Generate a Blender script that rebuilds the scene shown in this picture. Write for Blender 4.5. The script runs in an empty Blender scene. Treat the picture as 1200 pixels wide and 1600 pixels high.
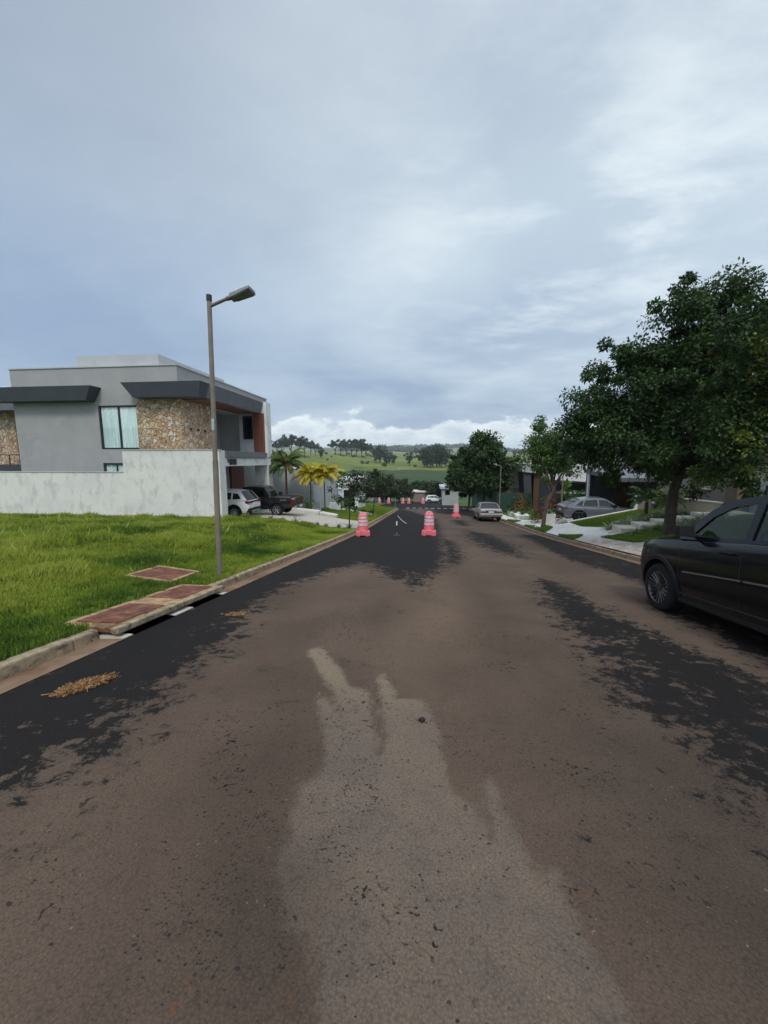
import bpy, bmesh, math, random
import numpy as np
from mathutils import Vector, Matrix
from mathutils.geometry import tessellate_polygon

S = bpy.context.scene
COL = S.collection
R = math.radians
random.seed(7)

# ------------------------------------------------------------------ camera
CZ = 1.55
cd = bpy.data.cameras.new('camera')
cam = bpy.data.objects.new('camera', cd)
COL.objects.link(cam)
cam.location = (0, 0, CZ)
cam.rotation_euler = (R(90 - 7.6), 0, R(6.13))
cd.sensor_fit = 'VERTICAL'
cd.sensor_height = 36
cd.lens = 13.5
cd.clip_start = 0.05
cd.clip_end = 12000
S.camera = cam

# ------------------------------------------------------------------ colour helpers
def lin(c):
    return tuple((v / 255 / 12.92) if v / 255 <= .04045 else ((v / 255 + .055) / 1.055) ** 2.4 for v in c)

def C4(c):
    return (c[0], c[1], c[2], 1.0)

# ------------------------------------------------------------------ world / sky
SUN_EL, SUN_AZ = 50, 170      # azimuth measured clockwise from +Y
W = bpy.data.worlds.new('World')
S.world = W
W.use_nodes = True
wt = W.node_tree
wn, wl = wt.nodes, wt.links
wn.clear()

def mth(t, op, a, b=None, c=None, clamp=False):
    n = t.nodes.new('ShaderNodeMath')
    n.operation = op
    n.use_clamp = clamp
    for i, v in enumerate((a, b, c)):
        if v is None:
            continue
        if isinstance(v, (int, float)):
            n.inputs[i].default_value = v
        else:
            t.links.new(v, n.inputs[i])
    return n.outputs[0]

def mixc(t, f, a, b, blend='MIX'):
    n = t.nodes.new('ShaderNodeMix')
    n.data_type = 'RGBA'
    n.blend_type = blend
    n.clamp_factor = True
    for sock, v in ((n.inputs[0], f), (n.inputs[6], a), (n.inputs[7], b)):
        if isinstance(v, (int, float)):
            sock.default_value = v
        elif isinstance(v, tuple):
            sock.default_value = v if len(v) == 4 else C4(v)
        else:
            t.links.new(v, sock)
    return n.outputs[2]

def sstep(t, v, lo, hi, a=0.0, b=1.0):
    n = t.nodes.new('ShaderNodeMapRange')
    n.interpolation_type = 'SMOOTHSTEP'
    n.inputs[1].default_value = lo
    n.inputs[2].default_value = hi
    n.inputs[3].default_value = a
    n.inputs[4].default_value = b
    t.links.new(v, n.inputs[0])
    return n.outputs[0]

def noise(t, vec, scale, detail=4, rough=.55, dist=0.0, lac=2.0):
    n = t.nodes.new('ShaderNodeTexNoise')
    n.inputs['Scale'].default_value = scale
    n.inputs['Detail'].default_value = detail
    n.inputs['Roughness'].default_value = rough
    n.inputs['Distortion'].default_value = dist
    n.inputs['Lacunarity'].default_value = lac
    if vec is not None:
        t.links.new(vec, n.inputs['Vector'])
    return n.outputs[0]

def mapping(t, vec, scale=(1, 1, 1), loc=(0, 0, 0), rot=(0, 0, 0)):
    n = t.nodes.new('ShaderNodeMapping')
    n.inputs['Scale'].default_value = scale
    n.inputs['Location'].default_value = loc
    n.inputs['Rotation'].default_value = rot
    t.links.new(vec, n.inputs['Vector'])
    return n.outputs[0]

def ramp(t, v, stops):
    n = t.nodes.new('ShaderNodeValToRGB')
    e = n.color_ramp.elements
    while len(e) > 1:
        e.remove(e[-1])
    e[0].position, e[0].color = stops[0][0], C4(stops[0][1])
    for p, c in stops[1:]:
        x = e.new(p)
        x.color = C4(c)
    t.links.new(v, n.inputs[0])
    return n.outputs[0]

tc = wn.new('ShaderNodeTexCoord')
D = tc.outputs['Generated']
sep = wn.new('ShaderNodeSeparateXYZ')
wl.new(D, sep.inputs[0])
dx, dy, dz = sep.outputs
# overcast base colour by elevation (z of the direction)
base = ramp(wt, dz, [(0.0, lin((190, 200, 213))), (.06, lin((180, 194, 212))), (.13, lin((142, 161, 188))), (.22, lin((146, 163, 189))),
                     (.35, lin((162, 175, 198))), (.5, lin((178, 187, 202))), (.68, lin((178, 184, 197))), (1.0, lin((225, 228, 236)))])
# planar cloud coordinates (a flat cloud deck seen from below)
den = mth(wt, 'ADD', mth(wt, 'MAXIMUM', dz, 0.0), .12)
comb = wn.new('ShaderNodeCombineXYZ')
wl.new(mth(wt, 'DIVIDE', dx, den), comb.inputs[0])
wl.new(mth(wt, 'DIVIDE', dy, den), comb.inputs[1])
P = comb.outputs[0]
n1 = noise(wt, mapping(wt, P, (1, .8, 1), (3.1, .4, 0)), .8, 6, .5, .3)
n2 = noise(wt, mapping(wt, P, (1.0, 1.7, 1), (.3, 5.2, 0), (0, 0, R(-25))), 1.9, 9, .62, .15)
n3 = noise(wt, mapping(wt, P, (1, 1, 1), (9.0, 2.0, 0)), .35, 3, .5)
n1b = sstep(wt, n1, .34, .68)
c1 = mixc(wt, n1b, lin((134, 151, 178)), lin((200, 210, 220)))
sky = mixc(wt, .52, base, c1)
sky = mixc(wt, mth(wt, 'MULTIPLY', sstep(wt, n3, .5, .75), .3), sky, lin((150, 166, 194)))
# wide bright break on the right, streaky
az = mth(wt, 'ARCTAN2', dx, dy)
d1 = mth(wt, 'POWER', mth(wt, 'DIVIDE', mth(wt, 'SUBTRACT', az, .36), .42), 2.0)
d2 = mth(wt, 'POWER', mth(wt, 'DIVIDE', mth(wt, 'SUBTRACT', dz, .45), .2), 2.0)
blob = mth(wt, 'EXPONENT', mth(wt, 'MULTIPLY', mth(wt, 'ADD', d1, d2), -1.0))
st = mth(wt, 'MULTIPLY', sstep(wt, n2, .42, .70), mth(wt, 'ADD', mth(wt, 'MULTIPLY', blob, .75), .08))
sky = mixc(wt, st, sky, lin((224, 229, 236)))
sky = mixc(wt, mth(wt, 'MULTIPLY', blob, .32), sky, lin((202, 214, 224)))
f1 = mth(wt, 'POWER', mth(wt, 'DIVIDE', mth(wt, 'ADD', az, .95), .55), 2.0)
f2 = mth(wt, 'POWER', mth(wt, 'DIVIDE', mth(wt, 'SUBTRACT', dz, .66), .22), 2.0)
sky = mixc(wt, mth(wt, 'MULTIPLY', mth(wt, 'EXPONENT', mth(wt, 'MULTIPLY', mth(wt, 'ADD', f1, f2), -1.0)), .55), sky, lin((132, 142, 162)))
# darker slate area low on the left
e1 = mth(wt, 'POWER', mth(wt, 'DIVIDE', mth(wt, 'ADD', az, .75), .55), 2.0)
e2 = mth(wt, 'POWER', mth(wt, 'DIVIDE', mth(wt, 'SUBTRACT', dz, .26), .2), 2.0)
blobd = mth(wt, 'EXPONENT', mth(wt, 'MULTIPLY', mth(wt, 'ADD', e1, e2), -1.0))
sky = mixc(wt, mth(wt, 'MULTIPLY', blobd, .5), sky, lin((128, 148, 180)))
# cumulus bank along the horizon with a ragged top
hb = noise(wt, mapping(wt, D, (1, 1, 2.2)), 5.2, 7, .58)
top = mth(wt, 'ADD', .1, mth(wt, 'MULTIPLY', mth(wt, 'SUBTRACT', hb, .5), .3))
bank = sstep(wt, mth(wt, 'SUBTRACT', dz, top), .010, -.012)
hs = noise(wt, mapping(wt, D, (1, 1, 3), (2, 3, 1)), 9, 6, .6)
bankc = mixc(wt, sstep(wt, hs, .35, .7), lin((184, 197, 212)), lin((226, 231, 237)))
rim = sstep(wt, mth(wt, 'SUBTRACT', dz, top), -.05, -.004)
bankc = mixc(wt, mth(wt, 'MULTIPLY', rim, .55), bankc, lin((236, 240, 245)))
sky = mixc(wt, mth(wt, 'MULTIPLY', bank, .94), sky, bankc)
sky = mixc(wt, 1.0, sky, (.965, 1.0, .965), 'MULTIPLY')
low = sstep(wt, dz, .03, -.01)
sky = mixc(wt, low, sky, lin((176, 188, 200)))
# brightness added to the unseen sky overhead and behind, to light the facades
zen = sstep(wt, dz, .74, .97, 1.14, 2.5)
bk = mth(wt, 'MULTIPLY', sstep(wt, dy, .05, -.5), .5)
gain = mth(wt, 'ADD', zen, mth(wt, 'MULTIPLY', bk, 1.0))
nish = wn.new('ShaderNodeTexSky')
nish.sky_type = 'NISHITA'
nish.sun_disc = False
nish.sun_elevation = R(SUN_EL)
nish.sun_rotation = R(SUN_AZ)
bgA = wn.new('ShaderNodeBackground')
wl.new(nish.outputs[0], bgA.inputs[0])
bgA.inputs[1].default_value = .05
bgB = wn.new('ShaderNodeBackground')
wl.new(sky, bgB.inputs[0])
wl.new(gain, bgB.inputs[1])
mx = wn.new('ShaderNodeMixShader')
mx.inputs[0].default_value = .93
wl.new(bgA.outputs[0], mx.inputs[1])
wl.new(bgB.outputs[0], mx.inputs[2])
wo = wn.new('ShaderNodeOutputWorld')
wl.new(mx.outputs[0], wo.inputs[0])

# ------------------------------------------------------------------ sun
sd = bpy.data.lights.new('sun', 'SUN')
sd.energy = 1.3
sd.angle = R(14)
sd.color = (1, .96, .9)
sun = bpy.data.objects.new('sun', sd)
COL.objects.link(sun)
_a, _e = R(SUN_AZ), R(SUN_EL)
sv = Vector((math.sin(_a) * math.cos(_e), math.cos(_a) * math.cos(_e), math.sin(_e)))
sun.rotation_euler = sv.to_track_quat('Z', 'Y').to_euler()

S.view_settings.view_transform = 'Standard'
S.view_settings.look = 'None'
S.view_settings.exposure = 0.3
S.view_settings.gamma = 1.0
S.view_settings.use_curve_mapping = False
S.render.engine = 'CYCLES'
S.cycles.max_bounces = 6
S.cycles.transparent_max_bounces = 12
S.cycles.use_denoising = True

# ------------------------------------------------------------------ object helpers
def thing(name, label, cat, loc=(0, 0, 0), rz=0.0, group=None):
    o = bpy.data.objects.new(name, None)
    COL.objects.link(o)
    o.empty_display_size = .3
    o.location = loc
    o.rotation_euler = (0, 0, rz)
    o['label'] = label
    o['category'] = cat
    if group:
        o['group'] = group
    return o

def tag(o, label=None, cat=None, group=None, kind=None):
    for k, v in (('label', label), ('category', cat), ('group', group), ('kind', kind)):
        if v:
            o[k] = v
    return o

def origin_of(o):
    v = Vector((0, 0, 0))
    while o is not None:
        v = v + Vector(o.location)
        o = o.parent
    return v

def link_mesh(name, me, mats, parent=None, world=False, smooth=False, bev=0.0):
    if world and parent is not None:
        v = origin_of(parent)
        n = len(me.vertices)
        co = np.empty(n * 3, np.float32)
        me.vertices.foreach_get('co', co)
        co = co.reshape(-1, 3) - np.array(v, np.float32)
        me.vertices.foreach_set('co', co.ravel())
    for m in (mats if isinstance(mats, (list, tuple)) else [mats]):
        me.materials.append(m)
    o = bpy.data.objects.new(name, me)
    COL.objects.link(o)
    if parent is not None:
        o.parent = parent
    if smooth:
        me.polygons.foreach_set('use_smooth', [True] * len(me.polygons))
        try:
            me.set_sharp_from_angle(angle=R(smooth if smooth is not True else 38))
        except Exception:
            pass
    if bev:
        b = o.modifiers.new('bevel', 'BEVEL')
        b.width = bev
        b.segments = 2
        b.limit_method = 'ANGLE'
        b.angle_limit = R(40)
    return o

class MB:
    def __init__(s):
        s.v, s.f, s.m = [], [], []
    def add(s, vs, fs, mi=0):
        k = len(s.v)
        s.v += [tuple(v) for v in vs]
        s.f += [tuple(i + k for i in f) for f in fs]
        s.m += [mi] * len(fs)
        return s
    def box(s, x0, x1, y0, y1, z0, z1, mi=0, rot=0, piv=None):
        vs = [(x, y, z) for x in (x0, x1) for y in (y0, y1) for z in (z0, z1)]
        if rot:
            cx, cy = piv or ((x0 + x1) / 2, (y0 + y1) / 2)
            c, n = math.cos(rot), math.sin(rot)
            vs = [(cx + (x - cx) * c - (y - cy) * n, cy + (x - cx) * n + (y - cy) * c, z) for x, y, z in vs]
        return s.add(vs, [(0, 1, 3, 2), (4, 6, 7, 5), (0, 4, 5, 1), (2, 3, 7, 6), (0, 2, 6, 4), (1, 5, 7, 3)], mi)
    def hexa(s, lo, hi, mi=0):      # lo, hi : four points each, same order
        return s.add(list(lo) + list(hi), [(3, 2, 1, 0), (4, 5, 6, 7), (0, 1, 5, 4), (1, 2, 6, 5), (2, 3, 7, 6), (3, 0, 4, 7)], mi)
    def tube(s, pts, rad, n=8, mi=0, cap=True):
        pts = [Vector(p) for p in pts]
        if isinstance(rad, (int, float)):
            rad = [rad] * len(pts)
        rings = []
        ref = None
        for i, p in enumerate(pts):
            t = (pts[min(i + 1, len(pts) - 1)] - pts[max(i - 1, 0)]).normalized()
            if ref is None:
                ref = t.orthogonal().normalized()
            a = (ref - t * ref.dot(t))
            a = a.normalized() if a.length > 1e-6 else t.orthogonal().normalized()
            ref = a
            b = t.cross(a)
            rings.append([p + (a * math.cos(q * 2 * math.pi / n) + b * math.sin(q * 2 * math.pi / n)) * rad[i] for q in range(n)])
        vs = [v for r in rings for v in r]
        fs = []
        for i in range(len(pts) - 1):
            for q in range(n):
                fs.append((i * n + q, i * n + (q + 1) % n, (i + 1) * n + (q + 1) % n, (i + 1) * n + q))
        if cap:
            fs.append(tuple(range(n))[::-1])
            fs.append(tuple((len(pts) - 1) * n + q for q in range(n)))
        return s.add(vs, fs, mi)
    def cyl(s, c, r, h, n=16, mi=0, r2=None, axis='z'):
        c = Vector(c)
        d = {'z': Vector((0, 0, h)), 'x': Vector((h, 0, 0)), 'y': Vector((0, h, 0))}[axis]
        return s.tube([c, c + d], [r, r if r2 is None else r2], n, mi)
    def prism(s, poly, d0, d1, plane='xz', mi=0):
        def mk(p, d):
            return {'xz': (p[0], d, p[1]), 'xy': (p[0], p[1], d), 'yz': (d, p[0], p[1])}[plane]
        n = len(poly)
        vs = [mk(p, d0) for p in poly] + [mk(p, d1) for p in poly]
        fs = [tuple(range(n)), tuple(range(2 * n - 1, n - 1, -1))]
        fs += [(i, i + n, (i + 1) % n + n, (i + 1) % n) for i in range(n)]
        return s.add(vs, fs, mi)
    def lathe(s, prof, n=24, mi=0, c=(0, 0, 0), axis='z', sq=None):
        vs = []
        for r, h in prof:
            for q in range(n):
                a = q * 2 * math.pi / n
                x, y = r * math.cos(a), r * math.sin(a)
                v = {'z': (x, y, h), 'y': (x, h, y), 'x': (h, x, y)}[axis]
                vs.append((v[0] + c[0], v[1] + c[1], v[2] + c[2]))
        fs = []
        for i in range(len(prof) - 1):
            for q in range(n):
                fs.append((i * n + q, i * n + (q + 1) % n, (i + 1) * n + (q + 1) % n, (i + 1) * n + q))
        return s.add(vs, fs, mi)
    def blob(s, c, r, seed=0, n=2, amp=.25, mi=0):
        bm = bmesh.new()
        bmesh.ops.create_icosphere(bm, subdivisions=n, radius=1)
        rnd = random.Random(seed)
        ph = [rnd.uniform(0, 6) for _ in range(6)]
        vs = []
        for v in bm.verts:
            k = 1 + amp * (math.sin(v.co.x * 3 + ph[0]) * math.cos(v.co.y * 3.3 + ph[1]) + .5 * math.sin(v.co.z * 5 + ph[2] + v.co.x * 4))
            vs.append((c[0] + v.co.x * r[0] * k, c[1] + v.co.y * r[1] * k, c[2] + v.co.z * r[2] * k))
        fs = [tuple(v.index for v in f.verts) for f in bm.faces]
        bm.free()
        return s.add(vs, fs, mi)
    def build(s, name, mats, parent=None, world=False, smooth=False, bev=0.0, fix=True):
        me = bpy.data.meshes.new(name)
        me.from_pydata([tuple(v) for v in s.v], [], s.f)
        if any(s.m):
            me.polygons.foreach_set('material_index', s.m)
        me.validate()
        if fix:
            bm = bmesh.new()
            bm.from_mesh(me)
            bmesh.ops.recalc_face_normals(bm, faces=bm.faces)
            bm.to_mesh(me)
            bm.free()
        return link_mesh(name, me, mats, parent, world, smooth, bev)

def np_mesh(name, verts, faces, attrs=None):
    """verts (n,3), faces (m,k) arrays; attrs: {name: (n,) float or (n,3)} on points"""
    me = bpy.data.meshes.new(name)
    n, m, k = len(verts), len(faces), faces.shape[1]
    me.vertices.add(n)
    me.vertices.foreach_set('co', np.ascontiguousarray(verts, np.float32).ravel())
    me.loops.add(m * k)
    me.loops.foreach_set('vertex_index', np.ascontiguousarray(faces, np.int32).ravel())
    me.polygons.add(m)
    me.polygons.foreach_set('loop_start', np.arange(0, m * k, k, dtype=np.int32))
    try:
        me.polygons.foreach_set('loop_total', np.full(m, k, np.int32))
    except Exception:
        pass
    for an, av in (attrs or {}).items():
        av = np.asarray(av, np.float32)
        if av.ndim == 1:
            a = me.attributes.new(an, 'FLOAT', 'POINT')
            a.data.foreach_set('value', av)
        else:
            a = me.attributes.new(an, 'FLOAT_COLOR', 'POINT')
            a.data.foreach_set('color', np.concatenate([av, np.ones((n, 1), np.float32)], 1).ravel())
    me.update(calc_edges=True)
    return me

def grid_mesh(name, xs, ys, zf, attrs=None, keep=None):
    X, Yg = np.meshgrid(xs, ys)
    Z = zf(X, Yg)
    nx, ny = len(xs), len(ys)
    v = np.stack([X.ravel(), Yg.ravel(), Z.ravel()], 1)
    i, j = np.meshgrid(np.arange(nx - 1), np.arange(ny - 1))
    a = (j * nx + i).ravel()
    f = np.stack([a, a + 1, a + nx + 1, a + nx], 1)
    if keep is not None:
        cx = (X[:-1, :-1] + X[1:, 1:]).ravel() / 2
        cy = (Yg[:-1, :-1] + Yg[1:, 1:]).ravel() / 2
        f = f[keep(cx, cy)]
    at = {k: (g(X, Yg).ravel() if g(X, Yg).ndim == 2 else g(X, Yg).reshape(-1, 3)) for k, g in (attrs or {}).items()}
    return np_mesh(name, v, f, at)

# ------------------------------------------------------------------ materials
def principled(name):
    m = bpy.data.materials.new(name)
    m.use_nodes = True
    t = m.node_tree
    b = t.nodes['Principled BSDF']
    return m, t, b

def objco(t):
    n = t.nodes.new('ShaderNodeTexCoord')
    return n.outputs['Object']

def wpos(t):
    n = t.nodes.new('ShaderNodeNewGeometry')
    return n.outputs['Position']

def bump(t, b, h, strength=.3, dist=.01):
    n = t.nodes.new('ShaderNodeBump')
    n.inputs['Strength'].default_value = strength
    n.inputs['Distance'].default_value = dist
    t.links.new(h, n.inputs['Height'])
    t.links.new(n.outputs[0], b.inputs['Normal'])

MC = {}
def mat(name, col, rough=.6, var=.12, scale=6.0, metal=0.0, bmp=.0, bscale=60.0, coat=0.0, spec=.5, dirt=None, dirt_amt=.5, dirt_scale=1.5, em=None):
    if name in MC:
        return MC[name]
    m, t, b = principled(name)
    co = objco(t)
    n = noise(t, co, scale, 5, .6)
    lo = tuple(c * (1 - var) for c in col)
    hi = tuple(min(1, c * (1 + var)) for c in col)
    c = mixc(t, sstep(t, n, .3, .7), lo, hi)
    if dirt:
        n2 = noise(t, co, dirt_scale, 8, .68, .4)
        c = mixc(t, mth(t, 'MULTIPLY', sstep(t, n2, .5, .66), dirt_amt), c, dirt)
    t.links.new(c, b.inputs['Base Color'])
    rn = noise(t, co, scale * 2.3, 4, .6)
    t.links.new(mth(t, 'ADD', rough - .06, mth(t, 'MULTIPLY', rn, .12)), b.inputs['Roughness'])
    b.inputs['Metallic'].default_value = metal
    b.inputs['Specular IOR Level'].default_value = spec
    if coat:
        b.inputs['Coat Weight'].default_value = coat
        b.inputs['Coat Roughness'].default_value = .06
    if bmp:
        bump(t, b, noise(t, co, bscale, 4, .6), bmp, .01)
    if em:
        b.inputs['Emission Color'].default_value = C4(em[0])
        b.inputs['Emission Strength'].default_value = em[1]
    MC[name] = m
    return m

def glass_mat(name, tint, alpha=.25, rough=.03):
    if name in MC:
        return MC[name]
    m = bpy.data.materials.new(name)
    m.use_nodes = True
    t = m.node_tree
    t.nodes.clear()
    g = t.nodes.new('ShaderNodeBsdfGlossy')
    g.inputs['Roughness'].default_value = rough
    tr = t.nodes.new('ShaderNodeBsdfTransparent')
    tr.inputs[0].default_value = C4(tint)
    fr = t.nodes.new('ShaderNodeLayerWeight')
    fz = mth(t, 'ADD', .05, mth(t, 'MULTIPLY', mth(t, 'POWER', fr.outputs['Facing'], 5.0), .95))
    n = noise(t, objco(t), 3, 3)
    fac = mth(t, 'ADD', fz, mth(t, 'MULTIPLY', n, .02), clamp=True)
    mxs = t.nodes.new('ShaderNodeMixShader')
    t.links.new(fac, mxs.inputs[0])
    t.links.new(tr.outputs[0], mxs.inputs[1])
    t.links.new(g.outputs[0], mxs.inputs[2])
    o = t.nodes.new('ShaderNodeOutputMaterial')
    t.links.new(mxs.outputs[0], o.inputs[0])
    MC[name] = m
    return m

def leaf_mat(name, dark, light, other=None, other_lim=.62, trans=.3, rough=.55):
    m = bpy.data.materials.new(name)
    m.use_nodes = True
    t = m.node_tree
    b = t.nodes['Principled BSDF']
    at = t.nodes.new('ShaderNodeAttribute')
    at.attribute_name = 'tint'
    c = mixc(t, at.outputs['Fac'], dark, light)
    n = noise(t, objco(t), .9, 3, .5)
    if other:
        c = mixc(t, sstep(t, n, other_lim - .05, other_lim + .05), c, other)
    t.links.new(c, b.inputs['Base Color'])
    b.inputs['Roughness'].default_value = rough
    b.inputs['Specular IOR Level'].default_value = .35
    tl = t.nodes.new('ShaderNodeBsdfTranslucent')
    t.links.new(c, tl.inputs[0])
    ms = t.nodes.new('ShaderNodeMixShader')
    ms.inputs[0].default_value = trans
    o = t.nodes['Material Output']
    t.links.new(b.outputs[0], ms.inputs[1])
    t.links.new(tl.outputs[0], ms.inputs[2])
    t.links.new(ms.outputs[0], o.inputs[0])
    return m

# ------------------------------------------------------------------ ground shape
def sp_(x, k):
    return k * np.log1p(np.exp(np.clip(x / k, -50, 50)))

def road_z(y):
    y = np.asarray(y, float)
    return -.112 * y + .029 * sp_(y - 20, 1.5) + .083 * sp_(y - 130, 15)

def ss(x, a=0., b=1.):
    t = np.clip((np.asarray(x, float) - a) / (b - a), 0, 1)
    return t * t * (3 - 2 * t)

def vnoise(x, y, seed=0):
    xi, yi = np.floor(x).astype(np.int64), np.floor(y).astype(np.int64)
    xf, yf = x - xi, y - yi
    def h(a, b):
        n = (a * 374761393 + b * 668265263 + seed * 1442695041) & 0xffffffff
        n = ((n ^ (n >> 13)) * 1274126177) & 0xffffffff
        return ((n ^ (n >> 16)) & 0xffff) / 65535.
    u, v = xf * xf * (3 - 2 * xf), yf * yf * (3 - 2 * yf)
    return (h(xi, yi) * (1 - u) + h(xi + 1, yi) * u) * (1 - v) + (h(xi, yi + 1) * (1 - u) + h(xi + 1, yi + 1) * u) * v

def fbm(x, y, o=4, seed=0):
    s, a, t = 0, 1., 0
    for i in range(o):
        s = s + a * vnoise(x * 2 ** i + 17.3 * i, y * 2 ** i + 5.1 * i, seed + i)
        t += a
        a *= .5
    return s / t

KL, KR = -3.6, 6.0            # kerb faces
def G(x, y):
    """height of the land beside the road"""
    x = np.asarray(x, float)
    y = np.asarray(y, float)
    r = road_z(y)
    dl = KL - x
    left = .12 + .5 * ss(dl, .2, 6.2)
    dr = x - KR
    lotA = .12 + .14 * ss(dr, .3, 1.6) + 1.0 * np.clip((x - 7.6) / 4.6, 0, 1)
    lotB = .12 + .3 * ss(dr, 1.5, 5)
    wA = ss(y, 5, 10) * (1 - ss(y, 23.45, 23.7))
    right = lotB * (1 - wA) + lotA * wA
    return r + np.where(x < 1, left, right)

def far_z(x, y):
    base = np.interp(y, [0, 100, 150, 180, 250, 340, 400, 520, 700, 900, 1150, 1600, 2500, 4200, 8000],
                     [-9, -11, -12.6, -14, -13.6, -9, -5.6, 0, 7.2, 13, 19, 38, 80, 150, 220])
    base = base + (fbm(x / 260. + 3, y / 260. + 8, 3, 5) - .5) * np.interp(y, [150, 400, 900, 3000], [.5, 2, 5, 50])
    base = base + np.interp(y, [200, 300, 450, 700, 1200, 3000], [0, 4, 10.5, 6, 4, 14]) * ss(-x, 35, 130)
    base = base - np.interp(y, [400, 1200, 3000], [0, 5, 26]) * ss(x, 60, 700)
    return base

def ground_z(x, y):
    near = np.where((x > KL - .2) & (x < KR + .2), road_z(y), G(x, y)) - .45
    t = ss(y, 112, 175)
    z = near * (1 - t) + far_z(x, y) * t
    lat = ss(np.abs(x), 90, 400) * (1 - t)
    return z + lat * (-2.0)

def sdist(X, Yg, poly):
    """signed distance to polygon (positive inside)"""
    P_ = np.array(poly, float)
    px, py = X.ravel(), Yg.ravel()
    dm = np.full(px.shape, 1e9)
    ins = np.zeros(px.shape, bool)
    n = len(P_)
    for i in range(n):
        a, b = P_[i], P_[(i + 1) % n]
        ex, ey = b - a
        t = np.clip(((px - a[0]) * ex + (py - a[1]) * ey) / (ex * ex + ey * ey + 1e-12), 0, 1)
        dm = np.minimum(dm, np.hypot(px - a[0] - t * ex, py - a[1] - t * ey))
        c = ((a[1] > py) != (b[1] > py)) & (px < (b[0] - a[0]) * (py - a[1]) / (b[1] - a[1] + 1e-12) + a[0])
        ins ^= c
    return np.where(ins, dm, -dm).reshape(X.shape)

# ------------------------------------------------------------------ big ground sheet
def terrain_material():
    m, t, b = principled('far land')
    p = wpos(t)
    sp = t.nodes.new('ShaderNodeSeparateXYZ')
    t.links.new(p, sp.inputs[0])
    x, y, z = sp.outputs
    n = noise(t, mapping(t, p, (.012, .012, 0)), 1, 6, .6, .3)
    n2 = noise(t, mapping(t, p, (.1, .1, 0)), 1, 6, .65)
    pasture = mixc(t, sstep(t, n, .35, .65), (.10, .132, .024), (.17, .19, .045))
    pasture = mixc(t, mth(t, 'MULTIPLY', sstep(t, n2, .5, .72), .5), pasture, (.05, .075, .02))
    crop = mixc(t, n2, (.026, .052, .018), (.042, .07, .024))
    crop = mixc(t, sstep(t, noise(t, mapping(t, p, (.004, .05, 0)), 1, 3), .55, .65), crop, (.055, .085, .024))
    edge = mth(t, 'ADD', y, mth(t, 'MULTIPLY', n, 110))
    c = mixc(t, sstep(t, edge, 412, 420), crop, pasture)
    left = sstep(t, mth(t, 'ADD', x, mth(t, 'MULTIPLY', n2, 14)), -58, -66)
    c = mixc(t, mth(t, 'MULTIPLY', left, sstep(t, y, 180, 200)), c, pasture)
    fields = mixc(t, sstep(t, noise(t, mapping(t, p, (.0012, .0035, 0)), 1, 1), .48, .5), (.085, .12, .05), (.19, .2, .11))
    c = mixc(t, sstep(t, y, 1280, 1300), c, fields)
    c = mixc(t, sstep(t, y, 150, 120), c, (.06, .1, .025))
    t.links.new(c, b.inputs['Base Color'])
    b.inputs['Roughness'].default_value = .9
    b.inputs['Specular IOR Level'].default_value = .15
    bump(t, b, n2, .6, .5)
    return m

def seg(*parts):
    out = []
    for a, b, s_ in parts:
        out += list(np.arange(a, b, s_))
    out.append(parts[-1][1])
    return np.array(out)

gx = seg((-2600, -1000, 200), (-1000, -200, 50), (-200, -40, 8), (-40, -6, 2), (-6, 8, .5), (8, 40, 2), (40, 200, 8), (200, 1000, 50), (1000, 2600, 200))
gy = seg((-300, -30, 30), (-30, 70, 2), (70, 200, 4), (200, 1200, 20), (1200, 2700, 60))
g_me = grid_mesh('ground', gx, gy, ground_z)
ground = link_mesh('ground', g_me, terrain_material(), smooth=True)
tag(ground, 'green valley land with pasture and crop fields rising to the skyline', kind='structure')

# ------------------------------------------------------------------ road
BLACK = [
    ([(-3.6, 1.2), (-3.6, 50), (-3.0, 50), (1.0, 31), (.82, 17.6), (.62, 11.1), (.33, 8.4), (-.05, 7.7), (-.55, 7.4), (-1.03, 8.23), (-1.5, 9.6), (-2.1, 8.2), (-2.5, 6.3), (-2.45, 4.9),
      (-2.1, 3.9), (-2.05, 3.0), (-2.05, 2.5), (-2.05, 2.03), (-2.1, 1.74), (-2.05, 1.34), (-2.1, .6), (-3.6, .4)], .5),
    ([(-.55, 8.4), (-.2, 6.5), (.2, 8.0), (.0, 10)], .42),
    ([(2.35, 8.2), (2.6, 7.45), (2.55, 6.03), (2.68, 5.09), (2.85, 4.32), (2.95, 3.16), (3.2, 1.2), (1.95, .6), (1.64, 1.8), (1.75, 2.37), (1.64, 2.87), (1.68, 3.53), (1.85, 4.86), (2.0, 6.3)], .42),
    ([(4.9, 20), (5.8, 20), (5.8, 6.0), (4.9, 7.3), (4.2, 7.0), (4.35, 9.16), (4.1, 10.55), (4.19, 13.07)], .42),
    ([(3.55, 6.2), (5.8, 6.6), (5.8, -2), (3.3, -2), (3.35, 4)], .35),  # black asphalt under the SUV, with its shadow put into the colour
    ([(2.36, 22), (3.4, 19), (3.3, 13.3), (2.8, 11.2), (2.3, 12.7), (2.0, 16.3)], .75),
    ([(.78, 17), (1.25, 15), (.98, 10), (.62, 9.4)], .42),
    ([(2.0, 30), (2.9, 30), (2.9, 25), (2.2, 25)], .6),
    ([(1.0, 52), (5.9, 52), (5.9, 40), (4.5, 30), (4.0, 36), (1.0, 40)], .8),
]
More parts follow.
